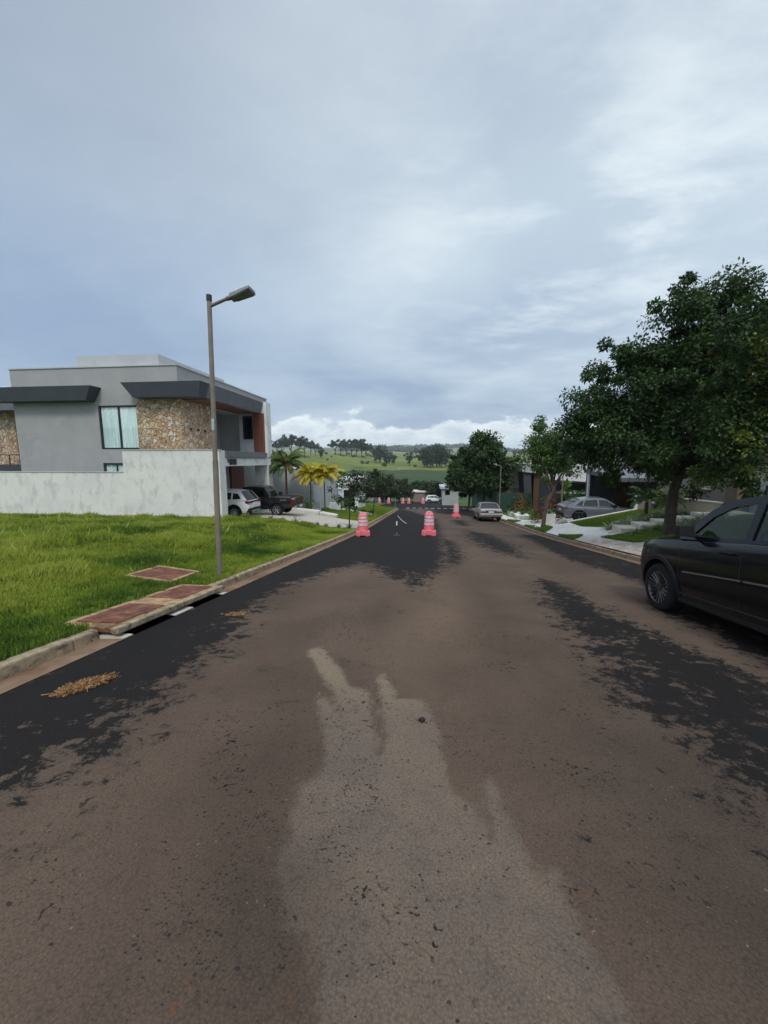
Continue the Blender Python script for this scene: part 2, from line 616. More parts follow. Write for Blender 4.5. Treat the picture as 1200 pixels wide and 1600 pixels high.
LIGHT = [(-1.18, 3.61), (-1.08, 3.75), (-0.71, 3.16), (-0.61, 2.93), (-0.44, 2.85), (-0.36, 2.53), (-0.31, 2.31), (-0.26, 2.09), (-0.22, 2.06), (-0.23, 2.35), (-0.28, 2.54),
         (-0.4, 3.13), (-0.34, 3.18), (-0.23, 2.93), (-0.21, 2.75), (-0.02, 2.78), (0.03, 2.67), (0.11, 2.39), (0.14, 2.05), (0.16, 1.86), (0.28, 1.74), (0.32, 1.57),
         (0.34, 1.56), (0.35, 1.68), (0.33, 1.92), (0.39, 1.97), (0.42, 1.74), (0.46, 1.57), (0.49, 1.4), (0.51, 1.44), (0.58, 1.45), (0.56, 1.3), (0.59, 1.14),
         (0.62, 1.06), (0.66, 0.85), (.8, .2), (.8, -3), (-.6, -3), (-.24, 0.7), (-0.3, 0.96), (-0.39, 1.08), (-0.5, 1.18), (-0.59, 1.31), (-0.6, 1.4), (-0.58, 1.46), (-0.64, 1.67),
         (-0.65, 1.83), (-0.61, 1.79), (-0.55, 1.89), (-0.64, 2.26), (-0.8, 2.65), (-0.81, 2.77), (-0.71, 2.66), (-0.58, 2.46), (-0.67, 2.72), (-0.87, 3.07)]
WARM = [((-1.3, 7.3), .9, 1.5, .45), ((-.2, 5.6), .7, 2.2, .5), ((-1.9, 4.2), .6, 1.2, .25), ((.25, 5.2), .35, 2.4, .6), ((1.3, 12), .45, 5, .35), ((2.6, 9.5), 1.0, 1.5, .3), ((3.4, 5.4), .5, 1.6, .3), ((-1.4, 1.9), .4, .7, .3)]

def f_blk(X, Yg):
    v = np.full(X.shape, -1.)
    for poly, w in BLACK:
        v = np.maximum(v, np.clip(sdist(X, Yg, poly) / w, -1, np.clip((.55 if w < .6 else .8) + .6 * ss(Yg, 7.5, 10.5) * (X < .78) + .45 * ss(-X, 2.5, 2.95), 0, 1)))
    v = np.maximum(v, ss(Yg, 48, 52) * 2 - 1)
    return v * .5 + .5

def f_lit(X, Yg):
    return np.clip(sdist(X, Yg, LIGHT) / .08, -1, 1) * .5 + .5

def f_warm(X, Yg):
    v = np.zeros(X.shape)
    for (cx, cy), sx, sy, a in WARM:
        v = v + a * .7 * np.exp(-((X - cx) / sx / 1.3) ** 2 - ((Yg - cy) / sy / 1.3) ** 2)
    return np.clip(v * (.3 + 1.4 * fbm(X * 1.7, Yg * .8, 4, 55)), 0, 1)

DIM = [((1.25, 1.7), .45, 1.0, .5), ((2.2, 2.0), .7, 1.2, .35), ((.62, 3.6), .35, 1.2, .3), ((-.55, 1.15), .25, .3, .5), ((-1.0, 2.0), .35, .6, .3), ((.25, 3.3), .25, .5, .25), ((-.6, 5.2), .25, 1.0, .3), ((1.0, 6.0), .3, 1.4, .3)]  # darker road zones, partly lens falloff put into the colour
def f_dim(X, Yg):
    v = np.zeros(X.shape)
    for (cx, cy), sx, sy, a in DIM:
        v = v + a * np.exp(-((X - cx) / sx) ** 2 - ((Yg - cy) / sy) ** 2)
    return np.clip(v * (.4 + 1.2 * fbm(X * 2.5, Yg * 2.5, 4, 77)), 0, .8)

def road_material():
    m, t, b = principled('worn asphalt')
    p = wpos(t)
    def at(n_):
        a = t.nodes.new('ShaderNodeAttribute')
        a.attribute_name = n_
        return a.outputs['Fac']
    big = noise(t, p, .5, 5, .6, .4)
    mid = noise(t, p, 2.6, 7, .68, .5)
    fine = noise(t, p, 14, 6, .7)
    grit = noise(t, p, 130, 3, .7)
    vor = t.nodes.new('ShaderNodeTexVoronoi')
    vor.inputs['Scale'].default_value = 95
    t.links.new(p, vor.inputs['Vector'])
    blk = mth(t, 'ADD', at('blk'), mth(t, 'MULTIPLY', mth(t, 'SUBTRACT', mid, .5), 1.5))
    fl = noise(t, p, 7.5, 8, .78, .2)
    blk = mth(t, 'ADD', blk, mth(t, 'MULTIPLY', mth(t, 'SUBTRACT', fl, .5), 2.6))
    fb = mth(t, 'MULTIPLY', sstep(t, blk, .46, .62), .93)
    halo = mth(t, 'MULTIPLY', sstep(t, blk, .15, .6), .3)
    dust = mixc(t, sstep(t, big, .3, .7), (.074, .051, .038), (.115, .081, .060))
    dust = mixc(t, mth(t, 'MULTIPLY', sstep(t, mid, .52, .7), .5), dust, (.050, .039, .030))
    dust = mixc(t, mth(t, 'MULTIPLY', at('warm'), 1.0), dust, (.150, .102, .070))
    lit = mth(t, 'ADD', at('lit'), mth(t, 'MULTIPLY', mth(t, 'SUBTRACT', fl, .5), 1.3))
    yy = t.nodes.new('ShaderNodeSeparateXYZ')
    t.links.new(p, yy.inputs[0])
    lf = mth(t, 'MULTIPLY', sstep(t, lit, .3, .7), sstep(t, yy.outputs[1], .5, 1.9, .6, 1.0))
    pat = mixc(t, sstep(t, yy.outputs[1], 2.0, 3.4), mixc(t, sstep(t, mid, .35, .65), (.152, .113, .085), (.124, .096, .077)), (.20, .152, .106))
    dust = mixc(t, lf, dust, pat)
    dust = mixc(t, at('dim'), dust, (.040, .029, .023))
    dust = mixc(t, halo, dust, (.03, .025, .022))
    asph = mixc(t, mid, (.0070, .0070, .0075), (.015, .0135, .013))
    # small dark crumbs where the film of dust has lifted
    sn = noise(t, p, 30, 3, .55, .4)
    sm = noise(t, p, 1.5, 4, .6)
    spk = mth(t, 'MULTIPLY', sstep(t, sn, .615, .65), sstep(t, sm, .47, .64))
    dust = mixc(t, spk, dust, (.013, .011, .011))
    sp2 = noise(t, p, 75, 2, .5)
    dust = mixc(t, mth(t, 'MULTIPLY', sstep(t, sp2, .69, .73), .8), dust, (.03, .022, .019))
    pale = sstep(t, noise(t, mapping(t, p, (1, 1, 1), (5, 5, 5)), 42, 2, .5), .735, .75)
    dust = mixc(t, mth(t, 'MULTIPLY', pale, .6), dust, (.22, .19, .15))
    rust = mth(t, 'MULTIPLY', sstep(t, noise(t, p, 9, 5, .6), .66, .74), sstep(t, noise(t, mapping(t, p, (1, 1, 1), (3, 1, 0)), .9, 2), .52, .6))
    dust = mixc(t, mth(t, 'MULTIPLY', rust, .35), dust, (.16, .06, .02))
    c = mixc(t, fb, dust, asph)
    # aggregate grain
    g = mth(t, 'MULTIPLY', mth(t, 'ADD', mth(t, 'SUBTRACT', grit, .5), mth(t, 'MULTIPLY', mth(t, 'SUBTRACT', .45, vor.outputs['Distance']), .7)), .75)
    gg = mth(t, 'ADD', 1.0, g)
    cc = t.nodes.new('ShaderNodeVectorMath')
    cc.operation = 'SCALE'
    t.links.new(c, cc.inputs[0])
    t.links.new(gg, cc.inputs['Scale'])
    t.links.new(cc.outputs[0], b.inputs['Base Color'])
    b.inputs['Roughness'].default_value = .85
    b.inputs['Specular IOR Level'].default_value = .12
    h = mth(t, 'ADD', mth(t, 'MULTIPLY', grit, .6), mth(t, 'MULTIPLY', vor.outputs['Distance'], .8))
    bump(t, b, h, .5, .004)
    return m

M_ROAD = road_material()
rx = np.linspace(-3.3, 5.72, 190)
ry = seg((-12, 0, .25), (0, 12, .05), (12, 24, .1), (24, 52, .5), (52, 52.01, .01))
road = link_mesh('road', grid_mesh('road', rx, ry, lambda X, Yg: road_z(Yg) + .03 * (1 - ((X - 1.2) / 4.6) ** 2), {'blk': f_blk, 'lit': f_lit, 'warm': f_warm, 'dim': f_dim}), M_ROAD, smooth=True)
tag(road, 'worn asphalt road with brown dust film, black bare patches and the SUV shadow painted in', kind='structure')
cross = link_mesh('cross_street', grid_mesh('cross_street', seg((-70, 70, 2)), seg((52.01, 66, 1)), lambda X, Yg: road_z(Yg) * .35 + road_z(59) * .65 - .0 + (-1) * 0 * X if False else road_z(Yg), {'blk': lambda X, Yg: np.ones(X.shape), 'lit': lambda X, Yg: X * 0, 'warm': lambda X, Yg: X * 0 + .2}), M_ROAD, smooth=True)
tag(cross, 'dark asphalt cross street at the foot of the slope', kind='structure')
far_road = link_mesh('road', grid_mesh('road_end', seg((-10, 3, 1)), seg((66, 96, 1)), lambda X, Yg: road_z(Yg), {'blk': lambda X, Yg: np.ones(X.shape), 'lit': lambda X, Yg: X * 0, 'warm': lambda X, Yg: X * 0 + .2}), M_ROAD, smooth=True)
tag(far_road, 'road beyond the cross street between the dark trees', kind='structure')

M_PAINT = mat('road paint', (.72, .72, .7), .7, .1, 12, dirt=(.3, .28, .26), dirt_scale=6)
mb = MB()
for i in range(11):
    x0 = -2.6 + i * .86
    y0, y1 = 52.9, 53.7
    mb.add([(x0, y0, float(road_z(y0)) + .012), (x0 + .45, y0, float(road_z(y0)) + .012), (x0 + .45, y1, float(road_z(y1)) + .012), (x0, y1, float(road_z(y1)) + .012)], [(0, 1, 2, 3)])
tag(mb.build('road_marking', M_PAINT), 'row of white painted dashes across the road', kind='structure')

# gutters and kerbs
M_GUT = mat('gutter concrete', (.2, .12, .07), .85, .25, 3, bmp=.3, dirt=(.14, .062, .028), dirt_amt=.85, dirt_scale=2.2)
M_KERB = mat('kerb concrete', (.3, .235, .15), .9, .3, 9, bmp=.8, bscale=30, dirt=(.07, .052, .036), dirt_amt=.85, dirt_scale=7)
M_KERBR = mat('kerb concrete red', (.24, .17, .12), .85, .25, 5, bmp=.5, bscale=40, dirt=(.1, .07, .05), dirt_amt=.8, dirt_scale=4)
DR0, DR1 = 3.72, 5.95     # storm drain inlet along the left kerb

def strip(name, x0, x1, ys, z0f, z1f, m, skip=None):
    mb = MB()
    for a, b_ in zip(ys[:-1], ys[1:]):
        if skip and skip(a, b_):
            continue
        za, zb = float(z0f(a)), float(z0f(b_))
        ta, tb = float(z1f(a)), float(z1f(b_))
        mb.add([(x0, a, za), (x1, a, ta), (x1, b_, tb), (x0, b_, zb)], [(0, 1, 2, 3)])
    return mb

mb = strip('gutter', -3.62, -3.3, seg((-8, 3.85, .79), (3.85, 4.6, .75), (4.6, 5.0, .4), (5.0, 5.8, .8), (5.8, 50.6, 1.0)), lambda y: road_z(y) - .02, lambda y: road_z(y) + .006, M_GUT, skip=lambda a, b_: (3.8 < a < 4.5) or (4.95 < a < 5.7))
tag(mb.build('gutter', M_GUT, smooth=False), 'red stained concrete gutter on the left of the road', kind='structure')
mb = strip('gutter', 6.02, 5.72, seg((-8, 52, 1.5)), lambda y: road_z(y) - .01, lambda y: road_z(y) + .006, M_GUT)
tag(mb.build('gutter', M_GUT), 'thin brown gutter on the right of the road', kind='structure')

rk = random.Random(3)
def kerb(x0, x1, y0, y1, m, skip=None, L=.95):
    mb = MB()
    y = y0
    while y < y1:
        e = min(y + L, y1)
        if not (skip and skip[0] - .01 < y and e < skip[1] + L * .6 and y < skip[1]):
            j = rk.uniform(-.008, .008)
            h = rk.uniform(-.008, .008)
            a, b_ = y + .006, e - .006
            za, zb = float(road_z(a)), float(road_z(b_))
            lo = [(x0, a, za - .25), (x1, a, za - .25), (x1, b_, zb - .25), (x0, b_, zb - .25)]
            hi = [(x0 + j, a, za + .115 + h), (x1 + j, a, za + .105 + h), (x1 + j, b_, zb + .105 + h), (x0 + j, b_, zb + .115 + h)]
            mb.hexa(lo, hi)
        y = e
    return mb
mb = kerb(KL - .12, KL, -8, DR0, M_KERB)
k2 = kerb(KL - .12, KL, DR1, 50.4, M_KERB)
mb.add(k2.v, k2.f)
# curved corner into the cross street
pts = [(KL - 2.4 + 2.4 * math.cos(a), 50.4 + 2.4 * math.sin(a)) for a in np.linspace(0, math.pi / 2, 9)] + [(-30, 52.8)]
for (xa, ya), (xb, yb) in zip(pts[:-1], pts[1:]):
    d = Vector((xb - xa, yb - ya, 0)).normalized()
    nrm = Vector((-d.y, d.x, 0)) * .15
    za, zb = float(road_z(ya)), float(road_z(yb))
    mb.hexa([(xa, ya, za - .25), (xb, yb, zb - .25), (xb + nrm.x, yb + nrm.y, zb - .25), (xa + nrm.x, ya + nrm.y, za - .25)],
            [(xa, ya, za + .12), (xb, yb, zb + .12), (xb + nrm.x, yb + nrm.y, zb + .12), (xa + nrm.x, ya + nrm.y, za + .12)])
tag(mb.build('kerb', M_KERB, bev=.018), 'weathered concrete kerb along the lawn', kind='structure')
tag(kerb(KR, KR + .15, -8, 52, M_KERBR).build('kerb', M_KERBR, bev=.018), 'reddish brown kerb along the paved verge', kind='structure')

# ------------------------------------------------------------------ lawns and pavements
def lawn_material():
    m, t, b = principled('lawn soil and turf')
    p = wpos(t)
    n = noise(t, p, 1.1, 6, .65)
    f = noise(t, p, 24, 4, .7)
    c = mixc(t, sstep(t, n, .35, .65), (.06, .12, .018), (.1, .17, .026))
    c = mixc(t, mth(t, 'MULTIPLY', f, .6), c, (.03, .06, .012))
    t.links.new(c, b.inputs['Base Color'])
    b.inputs['Roughness'].default_value = .9
    b.inputs['Specular IOR Level'].default_value = .1
    bump(t, b, f, .8, .03)
    return m
M_LAWN = lawn_material()
lx = seg((-60, -26, 2), (-26, -10, .8), (-10, KL - .11, .25))
ly = seg((-8, 12, .25), (12, 30, .5), (30, 52.6, 1.2))
bumps = lambda X, Yg: (fbm(X * 1.3, Yg * 1.3, 3, 9) - .5) * .1 * ss(KL - X, .6, 2.2) * (Yg < 20)
def keep_lawn(x, y):
    k = ~((x > -4.06) & (y > DR0 + .0) & (y < DR1 - .1))
    k &= ~((x > KL - 2.5) & (y > 50.4) & (np.hypot(x - (KL - 2.4), y - 50.4) > 2.35))
    return k
lawn = link_mesh('lawn', grid_mesh('lawn', lx, ly, lambda X, Yg: G(X, Yg) + bumps(X, Yg) - .015, keep=keep_lawn), M_LAWN, smooth=True)
tag(lawn, 'green lawn plot left of the road', kind='structure')
rxs = seg((KR + .15, 14, .35), (14, 60, 2))
rys = seg((-8, 22, .5), (22, 25, .1), (25, 52, 1))
verge = link_mesh('verge', grid_mesh('verge', rxs, rys, lambda X, Yg: G(X, Yg) - .015), M_LAWN, smooth=True)
tag(verge, 'mown garden ground on the right of the road', kind='structure')

def sheet(name, poly, off, m, step=.25, label=None, thick=0):
    P_ = np.array(poly)
    xs = np.arange(P_[:, 0].min(), P_[:, 0].max() + step, step)
    ys = np.arange(P_[:, 1].min(), P_[:, 1].max() + step, step)
    # tessellated polygon cut by grid rows keeps a clean outline
    bm = bmesh.new()
    vs = [bm.verts.new((x, y, 0)) for x, y in poly]
    bm.faces.new(vs)
    for axis, arr in ((0, xs), (1, ys)):
        for c in arr[1:-1]:
            co = (c, 0, 0) if axis == 0 else (0, c, 0)
            no = (1, 0, 0) if axis == 0 else (0, 1, 0)
            bmesh.ops.bisect_plane(bm, geom=bm.verts[:] + bm.edges[:] + bm.faces[:], plane_co=co, plane_no=no)
    for v in bm.verts:
        v.co.z = float(G(v.co.x, v.co.y)) + off
    bm.normal_update()
    for f in bm.faces:
        if f.normal.z < 0:
            f.normal_flip()
    if thick:
        ext = bmesh.ops.extrude_face_region(bm, geom=bm.faces[:])
        for e in ext['geom']:
            if isinstance(e, bmesh.types.BMVert):
                e.co.z -= thick
        bmesh.ops.recalc_face_normals(bm, faces=bm.faces)
    me = bpy.data.meshes.new(name)
    bm.to_mesh(me)
    bm.free()
    o = link_mesh(name, me, m)
    tag(o, label, kind='structure')
    return o

def mosaic(name, base_c, joint, scale=16, red=0.0):
    m, t, b = principled(name)
    p = wpos(t)
    v = t.nodes.new('ShaderNodeTexVoronoi')
    v.feature = 'DISTANCE_TO_EDGE'
    v.inputs['Scale'].default_value = scale
    t.links.new(p, v.inputs['Vector'])
    v2 = t.nodes.new('ShaderNodeTexVoronoi')
    v2.inputs['Scale'].default_value = scale
    t.links.new(p, v2.inputs['Vector'])
    n = noise(t, p, 1.3, 6, .65)
    c = mixc(t, .35, base_c, v2.outputs['Color'], 'SOFT_LIGHT')
    c = mixc(t, mth(t, 'MULTIPLY', sstep(t, n, .5, .7), .35), c, (.35, .27, .2))
    if red:
        sp = t.nodes.new('ShaderNodeSeparateXYZ')
        t.links.new(p, sp.inputs[0])
        w = sstep(t, sp.outputs[0], 8.1, 6.6)
        w2 = sstep(t, sp.outputs[1], 18.5, 15.0)
        c = mixc(t, mth(t, 'MULTIPLY', mth(t, 'MULTIPLY', mth(t, 'MULTIPLY', w, w2), sstep(t, noise(t, p, 4, 6, .7), .3, .6)), red), c, (.24, .13, .08))
    c = mixc(t, sstep(t, v.outputs['Distance'], .07, .02), c, joint)
    t.links.new(c, b.inputs['Base Color'])
    b.inputs['Roughness'].default_value = .8
    bump(t, b, v.outputs['Distance'], .4, .01)
    return m
M_MOS = mosaic('white stone mosaic', (.66, .64, .6), (.3, .27, .23), 13, red=.85)
M_CONC = mat('pale concrete', (.5, .46, .4), .8, .12, 3, bmp=.2, dirt=(.3, .25, .2), dirt_amt=.5)
M_CONCW = mat('whitewashed concrete', (.62, .6, .56), .8, .1, 3, bmp=.2, dirt=(.35, .32, .28), dirt_amt=.5)
sheet('driveway', [(-3.76, 20.4), (-3.76, 25.6), (-6.6, 26.4), (-13.4, 27.4), (-13.4, 20.2), (-9.9, 19.6), (-8, 20.2)], .02, mosaic('driveway stone', (.48, .43, .36), (.25, .22, .18), 9), .5, 'pale stone driveway in front of the grey house')
sheet('pavement', [(6.17, -8), (6.17, 52), (7.3, 52), (7.4, 30.2), (8.3, 29.6), (12.5, 29.4), (12.5, 23.62), (8.5, 23.62), (8.2, 21), (8.75, 18.9), (8.75, 8), (8.4, -8)], .02, M_MOS, .5, 'white stone pavement with rust brown stains beside the right kerb')
M_TURF = M_LAWN
sheet('path', [(7.9, 17.3), (9.3, 17.3), (9.3, 18.4), (8.5, 18.6)], .05, M_CONC, .4, 'concrete stepping slab in the garden')

# storm drain
M_PIT = mat('drain pit', (.03, .026, .022), .95, .3, 4)
M_REDC = mat('red oxide concrete', (.13, .042, .024), .95, .4, 7, bmp=.8, dirt=(.22, .12, .055), dirt_amt=.8, dirt_scale=5)
M_SAND = mat('sandy concrete', (.34, .22, .11), .95, .4, 7, bmp=.8, dirt=(.11, .045, .022), dirt_amt=.95, dirt_scale=2.6)
zr = lambda y: float(road_z(y))
drain = thing('storm_drain', 'open kerb storm drain with two red covers beside the road', 'drain', (-3.8, 4.8, zr(4.8)))
def slab(mb, x0, x1, y0, y1, t0, t1):
    return mb.hexa([(x0, y0, zr(y0) + t0), (x1, y0, zr(y0) + t0), (x1, y1, zr(y1) + t0), (x0, y1, zr(y1) + t0)], [(x0, y0, zr(y0) + t1), (x1, y0, zr(y0) + t1), (x1, y1, zr(y1) + t1), (x0, y1, zr(y1) + t1)])
slab(MB(), -4.14, -3.46, DR0, DR1, .06, .122).build('lid', M_SAND, drain, True, bev=.01)
o = slab(slab(MB(), -3.44, -3.36, DR0 - .02, DR1 + .02, .05, .128), -3.47, -3.43, DR0, DR1, .05, .12).build('lintel', M_KERB, drain, True, bev=.015)
c1_ = slab(MB(), -4.02, -3.5, 3.86, 4.66, .11, .134).build('cover', M_REDC, drain, True, bev=.006)
c2_ = slab(MB(), -4.02, -3.5, 5.02, 5.82, .11, .134).build('cover', M_REDC, drain, True, bev=.006)
mb = MB()
for y0, y1 in ((3.85, 4.6), (5.0, 5.8)):
    mb.add([(-4.1, y0, zr(y0) - .5), (-3.32, y0, zr(y0) - .5), (-3.32, y1, zr(y1) - .5), (-4.1, y1, zr(y1) - .5),
            (-4.1, y0, zr(y0) + .07), (-3.3, y0, zr(y0) + .0), (-3.3, y1, zr(y1) + .0), (-4.1, y1, zr(y1) + .07)],
           [(0, 1, 2, 3), (0, 4, 5, 1), (1, 5, 6, 2), (2, 6, 7, 3), (3, 7, 4, 0)])
mb.build('pit', M_PIT, drain, True, fix=False)
for a, b_ in ((DR0, 3.85), (4.6, 5.0), (5.8, DR1)):
    MB().hexa([(-4.1, a, zr(a) - .5), (-3.3, a, zr(a) - .5), (-3.3, b_, zr(b_) - .5), (-4.1, b_, zr(b_) - .5)],
              [(-4.1, a, zr(a) + .04), (-3.31, a, zr(a) + .012), (-3.31, b_, zr(b_) + .012), (-4.1, b_, zr(b_) + .04)]).build('pier', M_CONC, drain, True)

cov = thing('inspection_cover', 'flat red concrete cover with pale rim set in the grass', 'cover', (-4.75, 6.45, float(G(-4.75, 6.45))))
def gslab(mb, pts, t0, t1):
    return mb.hexa([(x, y, float(G(x, y)) + t0) for x, y in pts], [(x, y, float(G(x, y)) + t1) for x, y in pts])
ring = MB()
o_ = [(-5.22, 5.98), (-4.26, 5.88), (-4.36, 6.86), (-5.3, 7.0)]
i_ = [(-5.15, 6.05), (-4.34, 5.96), (-4.42, 6.79), (-5.22, 6.92)]
for k in range(4):
    l = (k + 1) % 4
    gslab(ring, [o_[k], o_[l], i_[l], i_[k]], -.1, .05)
ring.build('rim', M_SAND, cov, True)
gslab(MB(), i_, -.1, .04).build('plate', M_REDC, cov, True)

# ------------------------------------------------------------------ building materials
M_GREY = mat('grey stucco', lin((156, 155, 154)), .85, .05, 1.2, bmp=.15, bscale=90, dirt=lin((128, 129, 132)), dirt_amt=.35, dirt_scale=.6)
M_LGREY = mat('light grey stucco', lin((178, 179, 181)), .85, .05, 1.2, bmp=.15, bscale=90, dirt=lin((140, 140, 142)), dirt_amt=.4, dirt_scale=.7)
M_DGREY = mat('charcoal panel', lin((58, 61, 68)), .6, .08, 2, bmp=.05)
M_MGREY = mat('slate grey fascia', lin((100, 102, 108)), .7, .08, 2, bmp=.05, dirt=lin((80, 82, 88)), dirt_amt=.5)
M_BLACKF = mat('black frame', (.012, .012, .014), .45, .1, 4)
M_WHITE = mat('white render', lin((214, 214, 210)), .85, .05, 1.5, bmp=.2, bscale=50, dirt=lin((150, 150, 150)), dirt_amt=.45, dirt_scale=1.1)
M_WHITEP = mat('white metal', (.72, .72, .72), .5, .05, 3)
M_CURT = None
M_ROOM = mat('dark room', (.02, .02, .022), .8, .2, 2)

def wall_grime(name, base_c):
    m, t, b = principled(name)
    co = objco(t)
    n = noise(t, co, .8, 8, .7, .4)
    n2 = noise(t, mapping(t, co, (1.2, 1.2, .7)), 1.5, 7, .7, .3)
    n3 = noise(t, co, 7, 6, .7)
    sp = t.nodes.new('ShaderNodeSeparateXYZ')
    t.links.new(co, sp.inputs[0])
    c = mixc(t, sstep(t, n3, .3, .7), tuple(v * .93 for v in base_c), base_c)
    g1 = mth(t, 'MULTIPLY', sstep(t, mth(t, 'ADD', n2, mth(t, 'MULTIPLY', n3, .25)), .62, .76), .34)
    c = mixc(t, g1, c, lin((140, 142, 146)))
    g2 = mth(t, 'MULTIPLY', sstep(t, mth(t, 'ADD', n, mth(t, 'MULTIPLY', n3, .3)), .58, .74), .3)
    c = mixc(t, g2, c, lin((186, 188, 190)))
    t.links.new(c, b.inputs['Base Color'])
    b.inputs['Roughness'].default_value = .9
    b.inputs['Specular IOR Level'].default_value = .2
    bump(t, b, n3, .2, .01)
    return m
M_WALLW = wall_grime('weathered white wall', lin((224, 221, 212)))

def stone_cladding():
    m, t, b = principled('random stone cladding')
    co = objco(t)
    w = noise(t, co, 2.5, 3, .6)
    cv = t.nodes.new('ShaderNodeVectorMath')
    cv.operation = 'ADD'
    t.links.new(co, cv.inputs[0])
    cw = t.nodes.new('ShaderNodeCombineXYZ')
    for i in range(3):
        t.links.new(mth(t, 'MULTIPLY', w, .5), cw.inputs[i])
    t.links.new(cw.outputs[0], cv.inputs[1])
    v = t.nodes.new('ShaderNodeTexVoronoi')
    v.feature = 'DISTANCE_TO_EDGE'
    v.inputs['Scale'].default_value = 4.2
    v2 = t.nodes.new('ShaderNodeTexVoronoi')
    v2.inputs['Scale'].default_value = 4.2
    for q in (v, v2):
        t.links.new(cv.outputs[0], q.inputs['Vector'])
    sp = t.nodes.new('ShaderNodeSeparateColor')
    t.links.new(v2.outputs['Color'], sp.inputs[0])
    c = ramp(t, sp.outputs[0], [(0, lin((168, 132, 100))), (.25, lin((200, 170, 134))), (.45, lin((214, 192, 160))), (.6, lin((182, 150, 118))), (.8, lin((222, 208, 188))), (1, lin((160, 134, 112)))])
    n = noise(t, co, 14, 6, .7)
    c = mixc(t, mth(t, 'MULTIPLY', sstep(t, n, .4, .7), .4), c, lin((120, 92, 66)))
    c = mixc(t, sstep(t, v.outputs['Distance'], .06, .01), c, lin((104, 88, 72)))
    t.links.new(c, b.inputs['Base Color'])
    b.inputs['Roughness'].default_value = .85
    h = mth(t, 'ADD', mth(t, 'MINIMUM', v.outputs['Distance'], .12), mth(t, 'MULTIPLY', n, .04))
    bump(t, b, h, 1.0, .25)
    return m
M_STONE = stone_cladding()

def slat_wood(name, c1, c2, pitch=9, axis=0):
    m, t, b = principled(name)
    co = objco(t)
    sp = t.nodes.new('ShaderNodeSeparateXYZ')
    t.links.new(co, sp.inputs[0])
    s = mth(t, 'ADD', mth(t, 'MULTIPLY', sp.outputs[0], pitch), mth(t, 'MULTIPLY', sp.outputs[1], pitch))
    fr = mth(t, 'FRACT', s)
    g = sstep(t, mth(t, 'ABSOLUTE', mth(t, 'SUBTRACT', fr, .5)), .40, .48)
    n = noise(t, mapping(t, co, (6, 6, .5)), 3, 6, .6)
    c = mixc(t, n, c1, c2)
    c = mixc(t, g, c, tuple(v * .25 for v in c1))
    t.links.new(c, b.inputs['Base Color'])
    b.inputs['Roughness'].default_value = .5
    bump(t, b, mth(t, 'MULTIPLY', g, -1.0), .6, .02)
    return m
M_WOODR = slat_wood('red brown timber', lin((92, 50, 38)), lin((118, 68, 52)), 9)
M_WOODO = slat_wood('ochre timber', lin((76, 50, 32)), lin((104, 70, 44)), 8)

def curtain_mat():
    m, t, b = principled('pale sheer curtain')
    co = objco(t)
    sp = t.nodes.new('ShaderNodeSeparateXYZ')
    t.links.new(co, sp.inputs[0])
    n = noise(t, mapping(t, co, (7, 7, .3)), 1.5, 4, .6)
    c = mixc(t, sstep(t, n, .3, .7), lin((190, 210, 208)), lin((236, 246, 244)))
    t.links.new(c, b.inputs['Base Color'])
    b.inputs['Roughness'].default_value = .8
    return m
M_CURT = curtain_mat()
M_GLASS = glass_mat('window glass', (.97, .99, .99))
M_GLASSD = glass_mat('dark window glass', (.25, .28, .3))

def window(parent, x0, x1, z0, z1, y, name='window', mullions=(.5,), curtain=True, fr=.07, depth=.12, axis='x', label=None):
    """window in a wall facing -y (axis x) or +x (axis y); y = wall plane"""
    mb = MB()
    def bx(mb, a0, a1, d0, d1, c0, c1):
        if axis == 'x':
            mb.box(a0, a1, y + d0, y + d1, c0, c1)
        else:
            mb.box(y - d1, y - d0, a0, a1, c0, c1)
    bx(mb, x0, x0 + fr, -.03, depth, z0, z1)
    bx(mb, x1 - fr, x1, -.03, depth, z0, z1)
    bx(mb, x0 + fr, x1 - fr, -.03, depth, z0, z0 + fr)
    bx(mb, x0 + fr, x1 - fr, -.03, depth, z1 - fr, z1)
    for u in mullions:
        xm = x0 + (x1 - x0) * u
        bx(mb, xm - fr * .5, xm + fr * .5, -.02, depth - .02, z0 + fr, z1 - fr)
    w = mb.build(name, M_BLACKF, parent, True)
    if label:
        w['label'] = label
    g = MB()
    bx(g, x0 + fr, x1 - fr, .02, .03, z0 + fr, z1 - fr)
    g.build('glass', M_GLASS if curtain else M_GLASSD, w, True)
    if curtain:
        c = MB()
        n = int((x1 - x0) / .05)
        pts = []
        for i in range(n + 1):
            a = x0 + fr + (x1 - x0 - 2 * fr) * i / n
            d = .065 + .022 * math.sin(i * 1.9) + .01 * math.sin(i * .7)
            pts.append((a, d))
        vs, fs = [], []
        for a, d in pts:
            for zz in (z0 + fr, z1 - fr):
                vs.append((a, y + d, zz) if axis == 'x' else (y - d, a, zz))
        for i in range(n):
            fs.append((2 * i, 2 * i + 2, 2 * i + 3, 2 * i + 1))
        c.add(vs, fs)
        c.build('curtain', M_CURT, w, True, smooth=True)
    else:
        c = MB()
        bx(c, x0 + fr, x1 - fr, .09, .11, z0 + fr, z1 - fr)
        c.build('interior', M_ROOM, w, True)
    return w

def bake_bool(o, cutters, drop=True):
    for c in cutters:
        m = o.modifiers.new('b', 'BOOLEAN')
        m.operation = 'DIFFERENCE'
        m.solver = 'EXACT'
        m.object = c
    dg = bpy.context.evaluated_depsgraph_get()
    dg.update()
    me = bpy.data.meshes.new_from_object(o.evaluated_get(dg))
    o.modifiers.clear()
    o.data = me
    for c in cutters:
        bpy.data.objects.remove(c, do_unlink=True)
    return o

